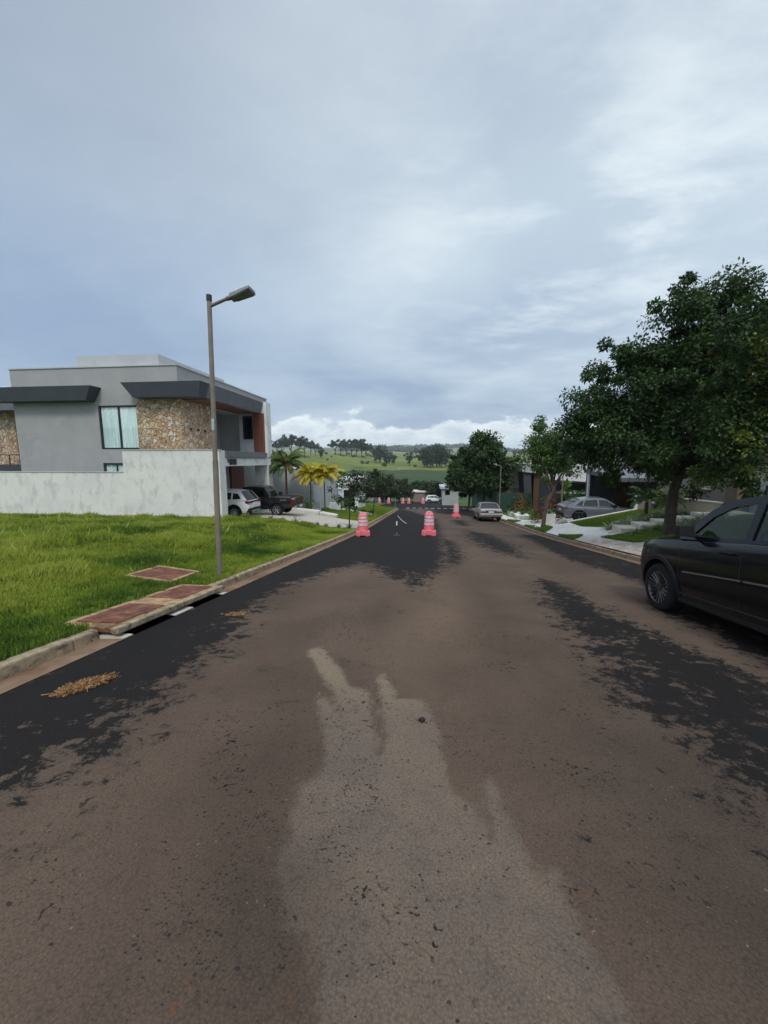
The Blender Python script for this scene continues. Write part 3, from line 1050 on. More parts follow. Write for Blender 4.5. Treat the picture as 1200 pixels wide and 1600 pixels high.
# ------------------------------------------------------------------ the grey two-storey house
HZ = -1.65
house = thing('modern_house', 'two-storey grey house with stone panel, dark canopies and white carport', 'house', (-16, 24, HZ))
mb = MB()
mb.box(-23.85, -13.6, 20.5, 32.5, HZ - .8, 6.72)
body = mb.build('wall', M_GREY, house, True)
# openings: balcony recess and front windows
def cutter(x0, x1, y0, y1, z0, z1):
    b = MB()
    b.box(x0, x1, y0, y1, z0, z1)
    o = b.build('cutter', M_GREY)
    return o
# cutters are in world space; the body is parented, so evaluate with the full matrix
bpy.context.view_layer.update()
bake_bool(body, [cutter(-18.52, -16.12, 20.3, 20.9, 2.2, 4.64), cutter(-18.52, -16.9, 20.3, 20.9, .55, 1.42),
                 cutter(-15.4, -13.0, 23.5, 27.9, 1.72, 4.9)])
MB().box(-23.9, -13.55, 20.45, 32.55, 6.72, 6.78).build('coping', M_LGREY, house, True)
MB().box(-19.9, -14.9, 20.9, 28, 6.785, 7.45).build('roof_parapet', M_LGREY, house, True)
window(house, -18.5, -16.14, 2.22, 4.62, 20.56)
window(house, -18.5, -16.92, .57, 1.4, 20.56, mullions=(.5,))
mb = MB()
mb.box(-16.08, -13.48, 20.38, 20.498, 1.3, 4.98)
mb.box(-13.598, -13.46, 20.498, 23.42, 1.3, 4.98)
st = mb.build('stone_panel', M_STONE, house, True)
for i in range(3):
    a = 21.15 + .72 * i
    MB().box(-13.46, -13.38, a, a + .09, 3.28, 3.42).build('spotlight', M_BLACKF, house, True)
# dark canopy wrapping the corner
mb = MB()
def canopy(mb, x0, x1, y0, y1, z0, z1, ins_l=.5, ins_r=.22, back=.3):
    mb.hexa([(x0 + ins_l, y0 + .12, z0), (x1 - ins_r, y0 + .12, z0), (x1 - ins_r, y1, z0), (x0 + ins_l, y1, z0)],
            [(x0, y0, z1), (x1, y0, z1), (x1, y1, z1), (x0, y1, z1)])
canopy(mb, -16.29, -11.75, 19.6, 20.44, 4.93, 5.7, .58, .2)
mb.build('canopy', M_DGREY, house, True)
mb = MB()
mb.hexa([(-13.55, 20.444, 4.95), (-11.95, 20.444, 4.95), (-11.95, 27.5, 4.95), (-13.55, 27.5, 4.95)], [(-13.55, 20.444, 5.72), (-11.75, 20.444, 5.72), (-11.75, 27.5, 5.72), (-13.55, 27.5, 5.72)])
mb.build('fascia', M_MGREY, house, True)
MB().box(-13.55, -12.0, 20.6, 27.3, 4.9, 4.945).build('soffit', M_WOODR, house, True)
mb = MB()
canopy(mb, -26.5, -18.2, 19.75, 20.495, 4.86, 5.62, .3, .45)
mb.build('canopy', M_DGREY, house, True)
# balcony recess details
MB().box(-13.62, -13.47, 23.45, 23.75, 1.72, 4.94).build('post', M_BLACKF, house, True)
window(house, -13.25, -12.55, 3.1, 4.75, 27.3, mullions=(), curtain=False)
MB().box(-13.599, -12.45, 27.36, 27.5, 1.76, 4.94).build('recess_wall', M_LGREY, house, True)
MB().box(-12.45, -11.72, 27.2, 27.5, 1.76, 4.94).build('timber_panel', M_WOODR, house, True)
MB().box(-12.6, -11.55, 27.502, 28.3, HZ - 1.2, 5.76).build('end_wall', M_WHITE, house, True)
# carport roof and beam
mb = MB()
mb.box(-13.598, -9.95, 18.37, 24.1, 1.28, 1.7)
mb.box(-13.598, -11.6, 24.1, 27.498, 1.28, 1.7)
mb.build('carport_roof', M_WHITE, house, True)
mb = MB()
mb.box(-10.25, -9.86, 18.36, 23.4, 1.71, 2.04)
mb.build('balcony_ledge', M_MGREY, house, True, bev=.01)
# house number
def digit_boxes(ch, y, z, h=.3, w=.2, t=.05, x=-9.95):
    segs = {'4': 'bcfg', '8': 'abcdefg'}[ch]
    b = MB()
    def bx(a0, a1, c0, c1):
        b.box(x, x + .04, y + a0, y + a1, z + c0, z + c1)
    if 'a' in segs: bx(t * .6, w - t * .6, h - t, h)
    if 'g' in segs: bx(t, w - t, h / 2 - t / 2, h / 2 + t / 2)
    if 'd' in segs: bx(t * .6, w - t * .6, 0, t)
    if 'f' in segs: bx(0, t, h / 2, h - (t * .5 if ch == '8' else 0))
    if 'b' in segs: bx(w - t, w, h / 2, h - (t * .5 if ch == '8' else 0))
    if 'e' in segs: bx(0, t, t * .5, h / 2)
    if 'c' in segs: bx(w - t, w, t * .5 if ch == '8' else 0, h / 2)
    return b
nb = MB()
for i, ch in enumerate('488'):
    q = digit_boxes(ch, 18.62 + i * .31, 1.34, .31, .25, .07)
    nb.add(q.v, q.f)
nb.build('house_number', M_BLACKF, house, True)
# ground floor behind the cars
for a, b_ in ((20.7, 22.3), (23.2, 24.7)):
    d = MB().box(-13.58, -13.5, a, b_, HZ - .3, 1.0).build('door', M_BLACKF, house, True)
MB().box(-13.49, -13.45, 24.45, 24.5, HZ + .8, HZ + 1.2).build('handle', M_WHITEP, d, True)
MB().box(-13.59, -13.45, 25.6, 27.49, HZ - .6, 1.27).build('timber_panel', M_WOODR, house, True)
# rear wing seen at the left edge
mb = MB()
mb.box(-30, -23.86, 23.6, 31, HZ - .6, 6.0)
mb.build('rear_wing', M_GREY, house, True)
MB().box(-30, -27.35, 23.45, 23.59, 1.3, 4.75).build('stone_panel', M_STONE, house, True)
MB().box(-30, -23.87, 22.5, 23.44, 4.76, 5.2).build('rear_canopy', M_MGREY, house, True)
MB().box(-30, -23.87, 22.3, 23.58, .9, 1.28).build('balcony_slab', M_DGREY, house, True)
rl = MB()
rl.box(-30, -23.9, 22.35, 22.4, 1.9, 1.95)
for i in range(4):
    rl.box(-24.2 - i * 1.3, -24.15 - i * 1.3, 22.35, 22.39, 1.28, 1.9)
rl.build('railing', M_BLACKF, house, True)
window(house, -29, -24.1, -1.3, .85, 23.5, mullions=(.33, .66), curtain=False)

# white plot wall
wall = thing('boundary_wall', 'weathered white plot wall stepping up beside the grey house', 'wall', (-16, 17.8, -1.3))
mb = MB()
mb.box(-34, -15.0, 17.8, 18.0, -2.6, .97)
mb.box(-15.0, -9.93, 17.8, 18.0, -2.6, 2.06)
mb.box(-10.1, -9.93, 18.0, 18.36, -2.8, 2.06)
mb.build('panel', M_WALLW, wall, True)
mb = MB()
mb.box(-34, -15.02, 17.77, 18.03, .97, 1.01)
mb.box(-15.03, -9.9, 17.77, 18.03, 2.06, 2.1)
mb.build('coping', M_LGREY, wall, True)

# ------------------------------------------------------------------ street lamps
M_POLE = mat('bronze painted pole', lin((118, 108, 96)), .55, .1, 3, dirt=lin((150, 145, 135)), dirt_amt=.4, dirt_scale=3)
M_LAMPG = mat('grey lamp casing', lin((120, 122, 125)), .5, .08, 6)
M_LENS = mat('lamp lens', lin((95, 98, 102)), .2, .1, 6)
def lamp(x, y, label, sgn=1, H=4.95):
    z = float(G(x, y))
    t = thing('street_lamp', label, 'street lamp', (x, y, z - .02), group='street lamps')
    mb = MB()
    mb.tube([(0, 0, -.3), (0, 0, 2.2)], [.05, .05], 14)
    mb.tube([(0, 0, 2.2), (0, 0, H)], [.043, .039], 14)
    mb.build('pole', M_POLE, t, smooth=True)
    mb = MB()
    mb.cyl((0, 0, H - .003), .047, .1, 14)
    mb.build('cap', M_BLACKF, t, smooth=True)
    mb = MB()
    mb.tube([(0, 0, H - .09), (sgn * .36, -.02, H + .03)], [.028, .026], 10)
    mb.tube([(sgn * .33, -.02, H + .02), (sgn * .45, -.02, H + .05)], [.038, .038], 10)
    mb.build('arm', M_POLE, t, smooth=True)
    mb = MB()
    a, b_ = sgn * .40, sgn * .78
    e = .13
    lo = [(a, -.1, H + .0), (b_, -.15, H + e), (b_, .15, H + e), (a, .1, H + .0)]
    hi = [(a, -.08, H + .09), (b_, -.13, H + e + .06), (b_, .13, H + e + .06), (a, .08, H + .09)]
    mb.hexa(lo, hi)
    hd = mb.build('head', M_LAMPG, t, bev=.012)
    lens = MB()
    a2, b2 = sgn * .47, sgn * .75
    f = lambda xx: H + (xx * sgn - .40) / .38 * e
    lens.hexa([(a2, -.095, f(a2) - .012), (b2, -.13, f(b2) - .012), (b2, .13, f(b2) - .012), (a2, .095, f(a2) - .012)],
              [(a2, -.095, f(a2) + .01), (b2, -.13, f(b2) + .01), (b2, .13, f(b2) + .01), (a2, .095, f(a2) + .01)])
    lens.build('lens', M_LENS, hd)
    ph = MB()
    ph.cyl((sgn * .5, 0, H + .11), .038, .085, 12)
    ph.build('sensor', M_WHITEP, hd, smooth=True)
    return t
lp = lamp(-3.87, 6.72, 'tall bronze lamp post in the grass beside the storm drain')
lp.rotation_euler = (0, R(1.15), 0)
mb = MB()
mb.box(-.02, .03, -.05, -.043, 2.75, 2.95)
mb.build('sticker', mat('torn sticker', (.35, .42, .42), .7, .2, 20), lp)
lamp(-3.9, 50.2, 'slim lamp post at the far corner of the left lawn, head over the road')
lamp(9.6, 28.2, 'lamp post beside the grey coupe, top hidden in leaves', -1)
lamp(7.75, 41.0, 'lamp post in front of the round tree behind the silver sedan', -1)

# ------------------------------------------------------------------ traffic barrels
M_PINK = mat('faded red plastic', lin((222, 108, 120)), .7, .15, 5, dirt=lin((160, 108, 106)), dirt_amt=.4)
M_REFL = mat('white reflective band', lin((214, 200, 202)), .5, .1, 9, dirt=lin((170, 135, 138)), dirt_amt=.7, dirt_scale=6)
def barrel(x, y, label, s=1.0, rz=0.0, group='pink and white traffic barrels'):
    t = thing('traffic_barrel', label, 'traffic barrel', (x, y, float(road_z(y)) + .035), rz, group)
    # base block with arched feet
    b = MB()
    w, h = .33 * s, .3 * s
    n = 10
    for sg in (-1, 1):
        pass
    top, bot = [], []
    prof = [(-w, 0), (-w * .62, 0), (-w * .5, .05 * s), (w * .5, .05 * s), (w * .62, 0), (w, 0), (w * .97, h * .72), (w * .7, h * .82), (w * .35, h), (-w * .35, h), (-w * .7, h * .82), (-w * .97, h * .72)]
    b.prism(prof, -.2 * s, .2 * s, 'xz')
    prof2 = [(p[0] * .72, p[1] * 1.0) for p in prof]
    b.prism(prof2, -.31 * s, .31 * s, 'xz')
    b.build('base', M_PINK, t, bev=.02 * s)
    zs = [h - .02, .46, .46, .47]
    prof = [(.245, .27), (.24, .5)]
    zc, r = .5, .235
    bands = []
    for i in range(3):
        prof += [(r + .006, zc), (r + .006, zc + .012)]
        bands.append((r, zc + .014, zc + .118))
        prof += [(r - .008, zc + .014), (r - .010, zc + .118), (r, zc + .12), (r, zc + .16)]
        zc += .16
        r -= .012
    prof += [(r - .02, zc + .06), (r - .05, zc + .08), (0.001, zc + .08)]
    b = MB()
    b.lathe([(p[0] * s, p[1] * s) for p in prof], 20)
    b.build('body', M_PINK, t, smooth=30)
    for rr, a, c in bands:
        b = MB()
        b.lathe([((rr + .001) * s, a * s), ((rr - .002) * s, c * s), ((rr - .012) * s, c * s), ((rr - .012) * s, a * s), ((rr + .001) * s, a * s)], 20)
        b.build('reflective_band', M_REFL, t, smooth=30)
    b = MB()
    b.tube([(-.13 * s, 0, (zc + .06) * s), (-.1 * s, 0, (zc + .12) * s), (0, 0, (zc + .14) * s), (.1 * s, 0, (zc + .12) * s), (.13 * s, 0, (zc + .06) * s)], .017 * s, 8)
    b.build('handle', M_PINK if s == 1.0 else M_REFL, t, smooth=True)
    return t
barrel(-2.85, 17.4, 'pink and white striped traffic barrel against the left kerb by the young tree', .98, .1)
barrel(.21, 18.3, 'pink and white striped traffic barrel holding the chain in mid road', 1.03, -.08)
barrel(2.68, 33.4, 'pink and white striped traffic barrel standing alone on the right lane', 1.04, .3)
for i, (xx, yy, d) in enumerate([(-8.6, 72, 'leftmost of the far barrels beyond the cross street'), (-6.9, 72.6, 'second from left of the far barrels beyond the cross street'),
                                 (-4.2, 73, 'third from left of the far barrels beyond the cross street'), (-3.1, 74, 'fourth from left of the far barrels, right of the pale hut corner'), (-.4, 75, 'rightmost of the far barrels beyond the cross street')]):
    barrel(xx, yy, d, 1.02, i * .4)

# chain post
M_POSTB = mat('black painted post', (.03, .03, .032), .5, .1, 4)
pz = float(road_z(17.7)) + .03
post = thing('barrier_post', 'thin black and white post between the two near barrels', 'post', (-1.3, 17.7, pz))
b = MB()
b.tube([(0, 0, .1), (0, 0, 1.03)], .033, 12)
b.cyl((0, 0, 1.0), .045, .07, 12)
b.build('pole', M_POSTB, post, smooth=True)
b = MB()
b.cyl((0, 0, .0), .17, .035, 20, r2=.16)
b.cyl((0, 0, .03), .11, .16, 20, r2=.035)
b.build('foot', M_POSTB, post, smooth=True)
b = MB()
b.cyl((0, 0, .5), .0345, .2, 12)
b.build('stripe', M_WHITEP, post, smooth=True)
def chain_pts(a, b_, sag, n):
    a, b_ = Vector(a), Vector(b_)
    return [a.lerp(b_, i / n) - Vector((0, 0, sag * 4 * (i / n) * (1 - i / n))) for i in range(n + 1)]
A = (-1.3, 17.7, pz + 1.0)
B = (-.0, 18.28, float(road_z(18.3)) + .92)
pts = chain_pts(A, B, .42, 46)
ch = thing('plastic_chain', 'sagging chain from the black post to the barrel, white then dark', 'chain', A)
def links(pts, i0, i1, m):
    mb = MB()
    for i in range(i0, i1):
        p, q = pts[i], pts[i + 1]
        d = (q - p).normalized()
        sd_ = d.orthogonal().normalized() if i % 2 else d.cross(d.orthogonal()).normalized()
        e = (q - p).length * .68
        c = (p + q) / 2
        ring = []
        for k in range(9):
            a = 2 * math.pi * k / 8
            ring.append(c + d * math.cos(a) * e + sd_ * math.sin(a) * .016)
        mb.tube(ring, .0065, 5, cap=False)
    return mb
links(pts, 0, 16, None).build('white_links', M_WHITEP, ch, True, smooth=True)
links(pts, 16, 46, None).build('dark_links', M_POSTB, ch, True, smooth=True)

# ------------------------------------------------------------------ vehicles
def paint(name, col, flake=.1, rough=.28, metal=.3, dust=.35, coat=.5, spec=.5):
    m, t, b = principled(name)
    co = objco(t)
    n = noise(t, co, 3, 4, .5)
    c = mixc(t, n, tuple(v * (1 - flake) for v in col), tuple(v * (1 + flake) for v in col))
    sp = t.nodes.new('ShaderNodeSeparateXYZ')
    t.links.new(co, sp.inputs[0])
    dz_ = mth(t, 'MULTIPLY', sstep(t, mth(t, 'ADD', sp.outputs[2], mth(t, 'MULTIPLY', noise(t, co, 5, 5, .7), .5)), .75, .3), dust)
    c = mixc(t, dz_, c, tuple(.55 * v + k for v, k in zip(col, (.018, .014, .010))))
    t.links.new(c, b.inputs['Base Color'])
    b.inputs['Metallic'].default_value = metal
    b.inputs['Roughness'].default_value = rough
    b.inputs['Coat Weight'].default_value = coat
    b.inputs['Specular IOR Level'].default_value = spec
    b.inputs['Coat Roughness'].default_value = .05
    return m
M_TYRE = mat('tyre rubber', (.012, .012, .012), .9, .2, 8, bmp=.2, spec=.2)
M_RIMG = mat('grey alloy', (.09, .09, .095), .35, .1, 8, metal=.8)
M_RIMS = mat('silver alloy', (.5, .5, .5), .3, .08, 8, metal=.8)
M_CLAD = mat('black cladding', (.008, .008, .009), .7, .12, 8, spec=.3)
M_CHROME = mat('chrome', (.6, .6, .62), .18, .05, 3, metal=1.0)
M_RED = mat('red lamp', (.16, .008, .01), .2, .2, 9, coat=.5)
M_HEADL = mat('lamp glass', (.5, .52, .54), .12, .1, 9, coat=.6)
M_SEAT = mat('dark upholstery', (.03, .03, .033), .8, .15, 9)
M_PLATE = mat('number plate', (.55, .55, .55), .5, .05, 9)
M_TINT = glass_mat('tinted glass', (.12, .13, .14))
M_CLEAR = glass_mat('clear car glass', (.6, .66, .64))

def car(name, label, cat, sp, loc, rz, pitch=0.0, group=None):
    """car body along +X (front). sp: dict of measurements in metres"""
    t = thing(name, label, cat, loc, rz, group)
    t.rotation_euler = (0, pitch, rz)
    L, Wd = sp['L'], sp['W'] / 2
    x0, x1 = -L / 2, L / 2
    tops, bots, wid = sp['top'], sp['bot'], sp['wid']
    gl = lambda tab, x: float(np.interp(x, [p[0] for p in tab], [p[1] for p in tab]))
    ws = [(0.0, .90), (.1, .965), (.3, .995), (.5, 1.0), (.7, .99), (.88, .965), (.97, .93), (1.0, .89)]
    if sp.get('ws'):
        ws = sp['ws']
    def sidey(x, z):
        zb, zt = gl(bots, x), gl(tops, x)
        u = (z - zb) / max(zt - zb, .05)
        return Wd * gl(wid, x) * float(np.interp(u, [a for a, _ in ws], [c for _, c in ws]))
    xs = np.unique(np.concatenate([np.linspace(x0, x0 + .3, 7), np.linspace(x0 + .3, x1 - .4, 34), np.linspace(x1 - .4, x1, 9)]))
    crown = sp.get('crown', .04)
    vs, fs = [], []
    for x in xs:
        zb, zt = gl(bots, x), gl(tops, x)
        w = Wd * gl(wid, x)
        row = [(0, zb), (w * .7, zb)]
        row += [(w * f, zb + (zt - zb) * u) for u, f in ws]
        row += [(w * .78, zt + crown * .4), (w * .45, zt + crown * .85), (0, zt + crown)]
        full = row + [(-a, c) for a, c in row[-2:0:-1]]
        vs += [(x, a, c) for a, c in full]
        n = len(full)
    m_ = len(xs)
    for i in range(m_ - 1):
        for q in range(n):
            fs.append((i * n + q, i * n + (q + 1) % n, (i + 1) * n + (q + 1) % n, (i + 1) * n + q))
    fs.append(tuple(range(n))[::-1])
    fs.append(tuple((m_ - 1) * n + q for q in range(n)))
    mb = MB()
    mb.add(vs, fs)
    body = mb.build('body', sp['paint'])
    wr = sp['wr']
    cut = []
    for wx in (sp['xf'], sp['xr']):
        for sg in (-1, 1):
            c = MB()
            c.tube([(wx, sg * (Wd - .34), wr), (wx, sg * (Wd + .2), wr)], [wr + .065] * 2, 28)
            cut.append(c.build('cutter', M_CLAD))
    body.data.materials.append(M_CLAD)
    bake_bool(body, cut)
    me = body.data
    # wheel-well faces take the dark material
    for p in me.polygons:
        c = p.center
        p.use_smooth = True
        for wx in (sp['xf'], sp['xr']):
            if math.hypot(c.x - wx, c.z - wr) < wr + .075 and abs(c.y) < Wd * .985 and c.z > 0:
                if abs(p.normal.y) < .5 or abs(c.y) < Wd - .3:
                    p.material_index = min(1, len(me.materials) - 1)
    me.set_sharp_from_angle(angle=R(32))
    body.parent = t
    # cabin
    cab = sp['cabin']            # list of (x, z) outline from rear base over the roof to front base
    zb0 = min(cab[0][1], cab[-1][1])
    zr = max(p[1] for p in cab)
    wb = sp.get('wb', .93) * Wd
    wt = sp.get('wt', .74) * Wd
    def caby(x, z):
        return wb + (wt - wb) * (z - zb0) / (zr - zb0) - .10 * Wd * max(0, (x - (x1 + x0) / 2 - L * .12) / (L * .3)) ** 2 * 0
    def panel(poly, holes, sg, off=0.0):
        lists = [[Vector((p[0], p[1], 0)) for p in poly]] + [[Vector((p[0], p[1], 0)) for p in h] for h in holes]
        tris = tessellate_polygon(lists)
        allp = [p for l in lists for p in l]
        return [(p.x, sg * (caby(p.x, p.y) + off), p.y) for p in allp], [tuple(q) for q in tris]
    base = [(cab[-1][0], cab[-1][1] - .0), (cab[0][0], cab[0][1])]
    frame = MB()
    for sg in (-1, 1):
        v, f = panel(cab, sp['wins'], sg)
        k = len(frame.v)
        frame.add(v, f)
        v2, f2 = panel(cab, sp['wins'], sg, -.035)
        frame.add(v2, f2)
        off = 0
        ring_lists = [cab] + list(sp['wins'])
        for r_ in ring_lists:
            nr = len(r_)
            for i in range(nr):
                j = (i + 1) % nr
                frame.f.append((k + off + i, k + off + j, k + len(v) + off + j, k + len(v) + off + i))
                frame.m.append(0)
            off += nr
    # strips across : 'g' glass or 'r' roof
    roof, glassF, glassR = MB(), MB(), MB()
    kinds = sp['kinds']
    seg_n = 10
    for i in range(len(cab) - 1):
        (xa, za), (xb, zb_) = cab[i], cab[i + 1]
        tgt = {'r': roof, 'f': glassF, 'b': glassR}[kinds[i]]
        rows = []
        steps = 5
        for s in range(steps + 1):
            u = s / steps
            x, z = xa + (xb - xa) * u, za + (zb_ - za) * u
            yy = caby(x, z) - (.0 if kinds[i] == 'r' else .03)
            bow = {'r': (0, .045), 'f': (.10, .02), 'b': (-.05, .02)}[kinds[i]]
            rr = []
            for q in range(seg_n + 1):
                v = -1 + 2 * q / seg_n
                k = 1 - v * v
                rr.append((x + bow[0] * k, yy * v, z + bow[1] * k))
            rows.append(rr)
        vs = [p for r_ in rows for p in r_]
        fs = [(a * (seg_n + 1) + q, a * (seg_n + 1) + q + 1, (a + 1) * (seg_n + 1) + q + 1, (a + 1) * (seg_n + 1) + q) for a in range(steps) for q in range(seg_n)]
        tgt.add(vs, fs)
    cb = frame.build('cabin_frame', sp.get('pillar', sp['paint']), t)
    roof.build('roof', sp.get('roofm', sp['paint']), t, smooth=True)
    if glassF.v:
        glassF.build('windscreen', sp.get('glassf', M_TINT), t, smooth=True)
    if glassR.v:
        glassR.build('rear_window', sp.get('glassr', M_TINT), t, smooth=True)
    for sg in (-1, 1):
        for h in sp['wins']:
            g = MB()
            v, f = panel(h, [], sg, -.018)
            g.add(v, f)
            g.build('window', sp.get('glass', M_TINT), t)
    # interior: seats, dash, steering wheel
    sx = sp.get('seats', (.15, -.75))
    for k, x in enumerate(sx):
        for sg in (-1, 1):
            ix = MB()
            y = sg * Wd * .42
            zt_ = zb0
            ix.hexa([(x - .35, y - .22, zt_ - .55), (x + .2, y - .22, zt_ - .5), (x + .2, y + .22, zt_ - .5), (x - .35, y + .22, zt_ - .55)],
                    [(x - .35, y - .24, zt_ - .35), (x + .2, y - .24, zt_ - .3), (x + .2, y + .24, zt_ - .3), (x - .35, y + .24, zt_ - .35)])
            ix.hexa([(x - .36, y - .22, zt_ - .4), (x - .2, y - .22, zt_ - .4), (x - .2, y + .22, zt_ - .4), (x - .36, y + .22, zt_ - .4)],
                    [(x - .48, y - .2, zt_ + .18), (x - .38, y - .2, zt_ + .18), (x - .38, y + .2, zt_ + .18), (x - .48, y + .2, zt_ + .18)])
            ix.box(x - .5, x - .4, y - .12, y + .12, zt_ + .2, zt_ + .36)
            ix.build('seat', M_SEAT, t, bev=.02)
    dx_ = cab[-1][0]
    MB().box(dx_ - .75, dx_ - .05, -Wd * .84, Wd * .84, zb0 - .3, zb0 - .0).build('dashboard', M_SEAT, t, bev=.03)
    sw = MB()
    ring = []
    for k in range(25):
        a = k * 2 * math.pi / 24
        ring.append((dx_ - .95 + .19 * math.sin(a) * .35, Wd * .42 + .19 * math.cos(a), zb0 - .0 + .19 * math.sin(a) * .93))
    sw.tube(ring, .016, 6, cap=False)
    sw.tube([(dx_ - .95, Wd * .42, zb0), (dx_ - .7, Wd * .42, zb0 - .15)], [.05, .04], 8)
    sw.build('steering_wheel', M_CLAD, t, smooth=True)
    # wheels
    def wheel_mesh():
        w = .11 if wr < .34 else .118
        tb = MB()
        prof = [(wr * .66, -w), (wr * .8, -w - .008), (wr * .93, -w + .004), (wr * .985, -w + .03), (wr, -w * .4), (wr, w * .4), (wr * .985, w - .03), (wr * .93, w - .004), (wr * .8, w + .008), (wr * .66, w)]
        tb.lathe(prof, 36, axis='y')
        rb = MB()
        rr = wr * .67
        rb.lathe([(rr, w - .004), (rr * .97, w + .004), (rr * .93, w - .01), (rr * .9, w - .06), (rr * .86, -w)], 36, axis='y')
        ns = sp.get('spokes', 10)
        for k in range(ns):
            a = 2 * math.pi * k / ns
            for da in ((-.11, .11) if sp.get('twin') else (0,)):
                ca, sa = math.cos(a + da * .5), math.sin(a + da * .5)
                cb_, sb_ = math.cos(a + da * 1.5), math.sin(a + da * 1.5)
                wd = .011 if sp.get('twin') else .02
                p0 = Vector((ca * .05, w - .035, sa * .05))
                p1 = Vector((cb_ * rr * .95, w - .008, sb_ * rr * .95))
                rb.tube([p0, p1], [wd * 1.2, wd], 5)
        rb.cyl((0, w - .05, 0), .06, .035, 16, axis='y')
        dk = MB()
        dk.lathe([(.001, -.02), (rr * .9, -.02), (rr * .9, -.04), (.001, -.04)], 24, axis='y')
        return tb, rb, dk
    first = None
    for wx in (sp['xf'], sp['xr']):
        for sg in (1, -1):
            yy = sg * (Wd - .12)
            if first is None:
                tb, rb, dk = wheel_mesh()
                wobj = tb.build('wheel', M_TYRE, t, smooth=40)
                rim = rb.build('rim', sp.get('rim', M_RIMS), wobj, smooth=40)
                disc = dk.build('brake_disc', M_CLAD, wobj)
                first = (wobj, rim, disc)
            else:
                wobj = first[0].copy()
                COL.objects.link(wobj)
                wobj.parent = t
                for q in first[1:]:
                    c = q.copy()
                    COL.objects.link(c)
                    c.parent = wobj
            wobj.location = (wx, yy, wr)
            wobj.rotation_euler = (0, 0, 0 if sg > 0 else math.pi)
            # arch trim
            if sp.get('arch', True):
                ar = MB()
                n_ = 18
                vs = []
                for k in range(n_ + 1):
                    a = R(-8) + (math.pi + R(16)) * k / n_
                    for rr, o_ in ((wr + .062, .0), (wr + .062, .02), (wr + .115, .02), (wr + .125, -.02)):
                        x, z = wx + rr * math.cos(a), wr + rr * math.sin(a)
                        vs.append((x, sg * (max(sidey(x, max(z, .2)), Wd * .86) + o_), z))
                fs = [(k * 4 + q, k * 4 + q + 1, (k + 1) * 4 + q + 1, (k + 1) * 4 + q) for k in range(n_) for q in range(3)]
                ar.add(vs, fs)
                ar.build('wheel_arch', sp.get('archm', M_CLAD), t, smooth=50)
    # side items
    for sg in (-1, 1):
        for it in sp.get('side', []):
            kind, m_, xa, xb, za, zb_, proud = it[:7]
            rise = it[7] if len(it) > 7 else 0.0
            s = MB()
            n_ = max(2, int(abs(xb - xa) / .12))
            vs = []
            for k in range(n_ + 1):
                x = xa + (xb - xa) * k / n_
                e = rise * k / n_
                y = sidey(x, (za + zb_) / 2 + e) + proud
                y2 = y - proud - .03
                vs += [(x, sg * y2, zb_ + e), (x, sg * y, zb_ - (zb_ - za) * .2 + e), (x, sg * y, za + (zb_ - za) * .2 + e), (x, sg * y2, za + e)]
            fs = [(k * 4 + q, k * 4 + q + 1, (k + 1) * 4 + q + 1, (k + 1) * 4 + q) for k in range(n_) for q in range(3)]
            fs += [(0, 1, 2, 3), tuple(n_ * 4 + q for q in range(4))]
            s.add(vs, fs)
            s.build(kind, m_, t)
        # door seams
        for xx, za, zb_ in sp.get('seams', []):
            s = MB()
            zz = np.linspace(za, zb_, 7)
            vs = []
            for z in zz:
                y = sidey(xx, z) + .0015
                vs += [(xx - .004, sg * y, z), (xx + .004, sg * y, z)]
            s.add(vs, [(2 * k, 2 * k + 1, 2 * k + 3, 2 * k + 2) for k in range(6)])
            s.build('door_gap', M_BLACKF, t, fix=False)
        mx_ = sp.get('mirror')
        if mx_:
            s = MB()
            x, z = mx_
            y = sg * (caby(x, z) - .01)
            s.tube([(x, y, z - .05), (x + .02, y + sg * .1, z)], [.028, .022], 8)
            k0 = y + sg * .07
            k1 = y + sg * .25
            s.hexa([(x - .05, k0, z - .06), (x + .07, k0, z - .06), (x + .06, k1, z - .04), (x - .05, k1, z - .04)], [(x - .05, k0, z + .1), (x + .05, k0, z + .1), (x + .03, k1, z + .09), (x - .05, k1, z + .09)])
            s.build('mirror', sp.get('mirrorm', M_CLAD), t, bev=.03)
    # end items: boxes given directly
    for it in sp.get('boxes', []):
        nm, m_, (a0, a1, b0, b1, c0, c1) = it[:3]
        both = len(it) > 3 and it[3] == 'mirror'
        for sg in ((1, -1) if both else (1,)):
            y0, y1 = (b0, b1) if sg == 1 else (-b1, -b0)
            MB().box(a0, a1, y0, y1, c0, c1).build(nm, m_, t, bev=.012)
    return t

def slope_pitch(slope):
    return math.atan(slope)

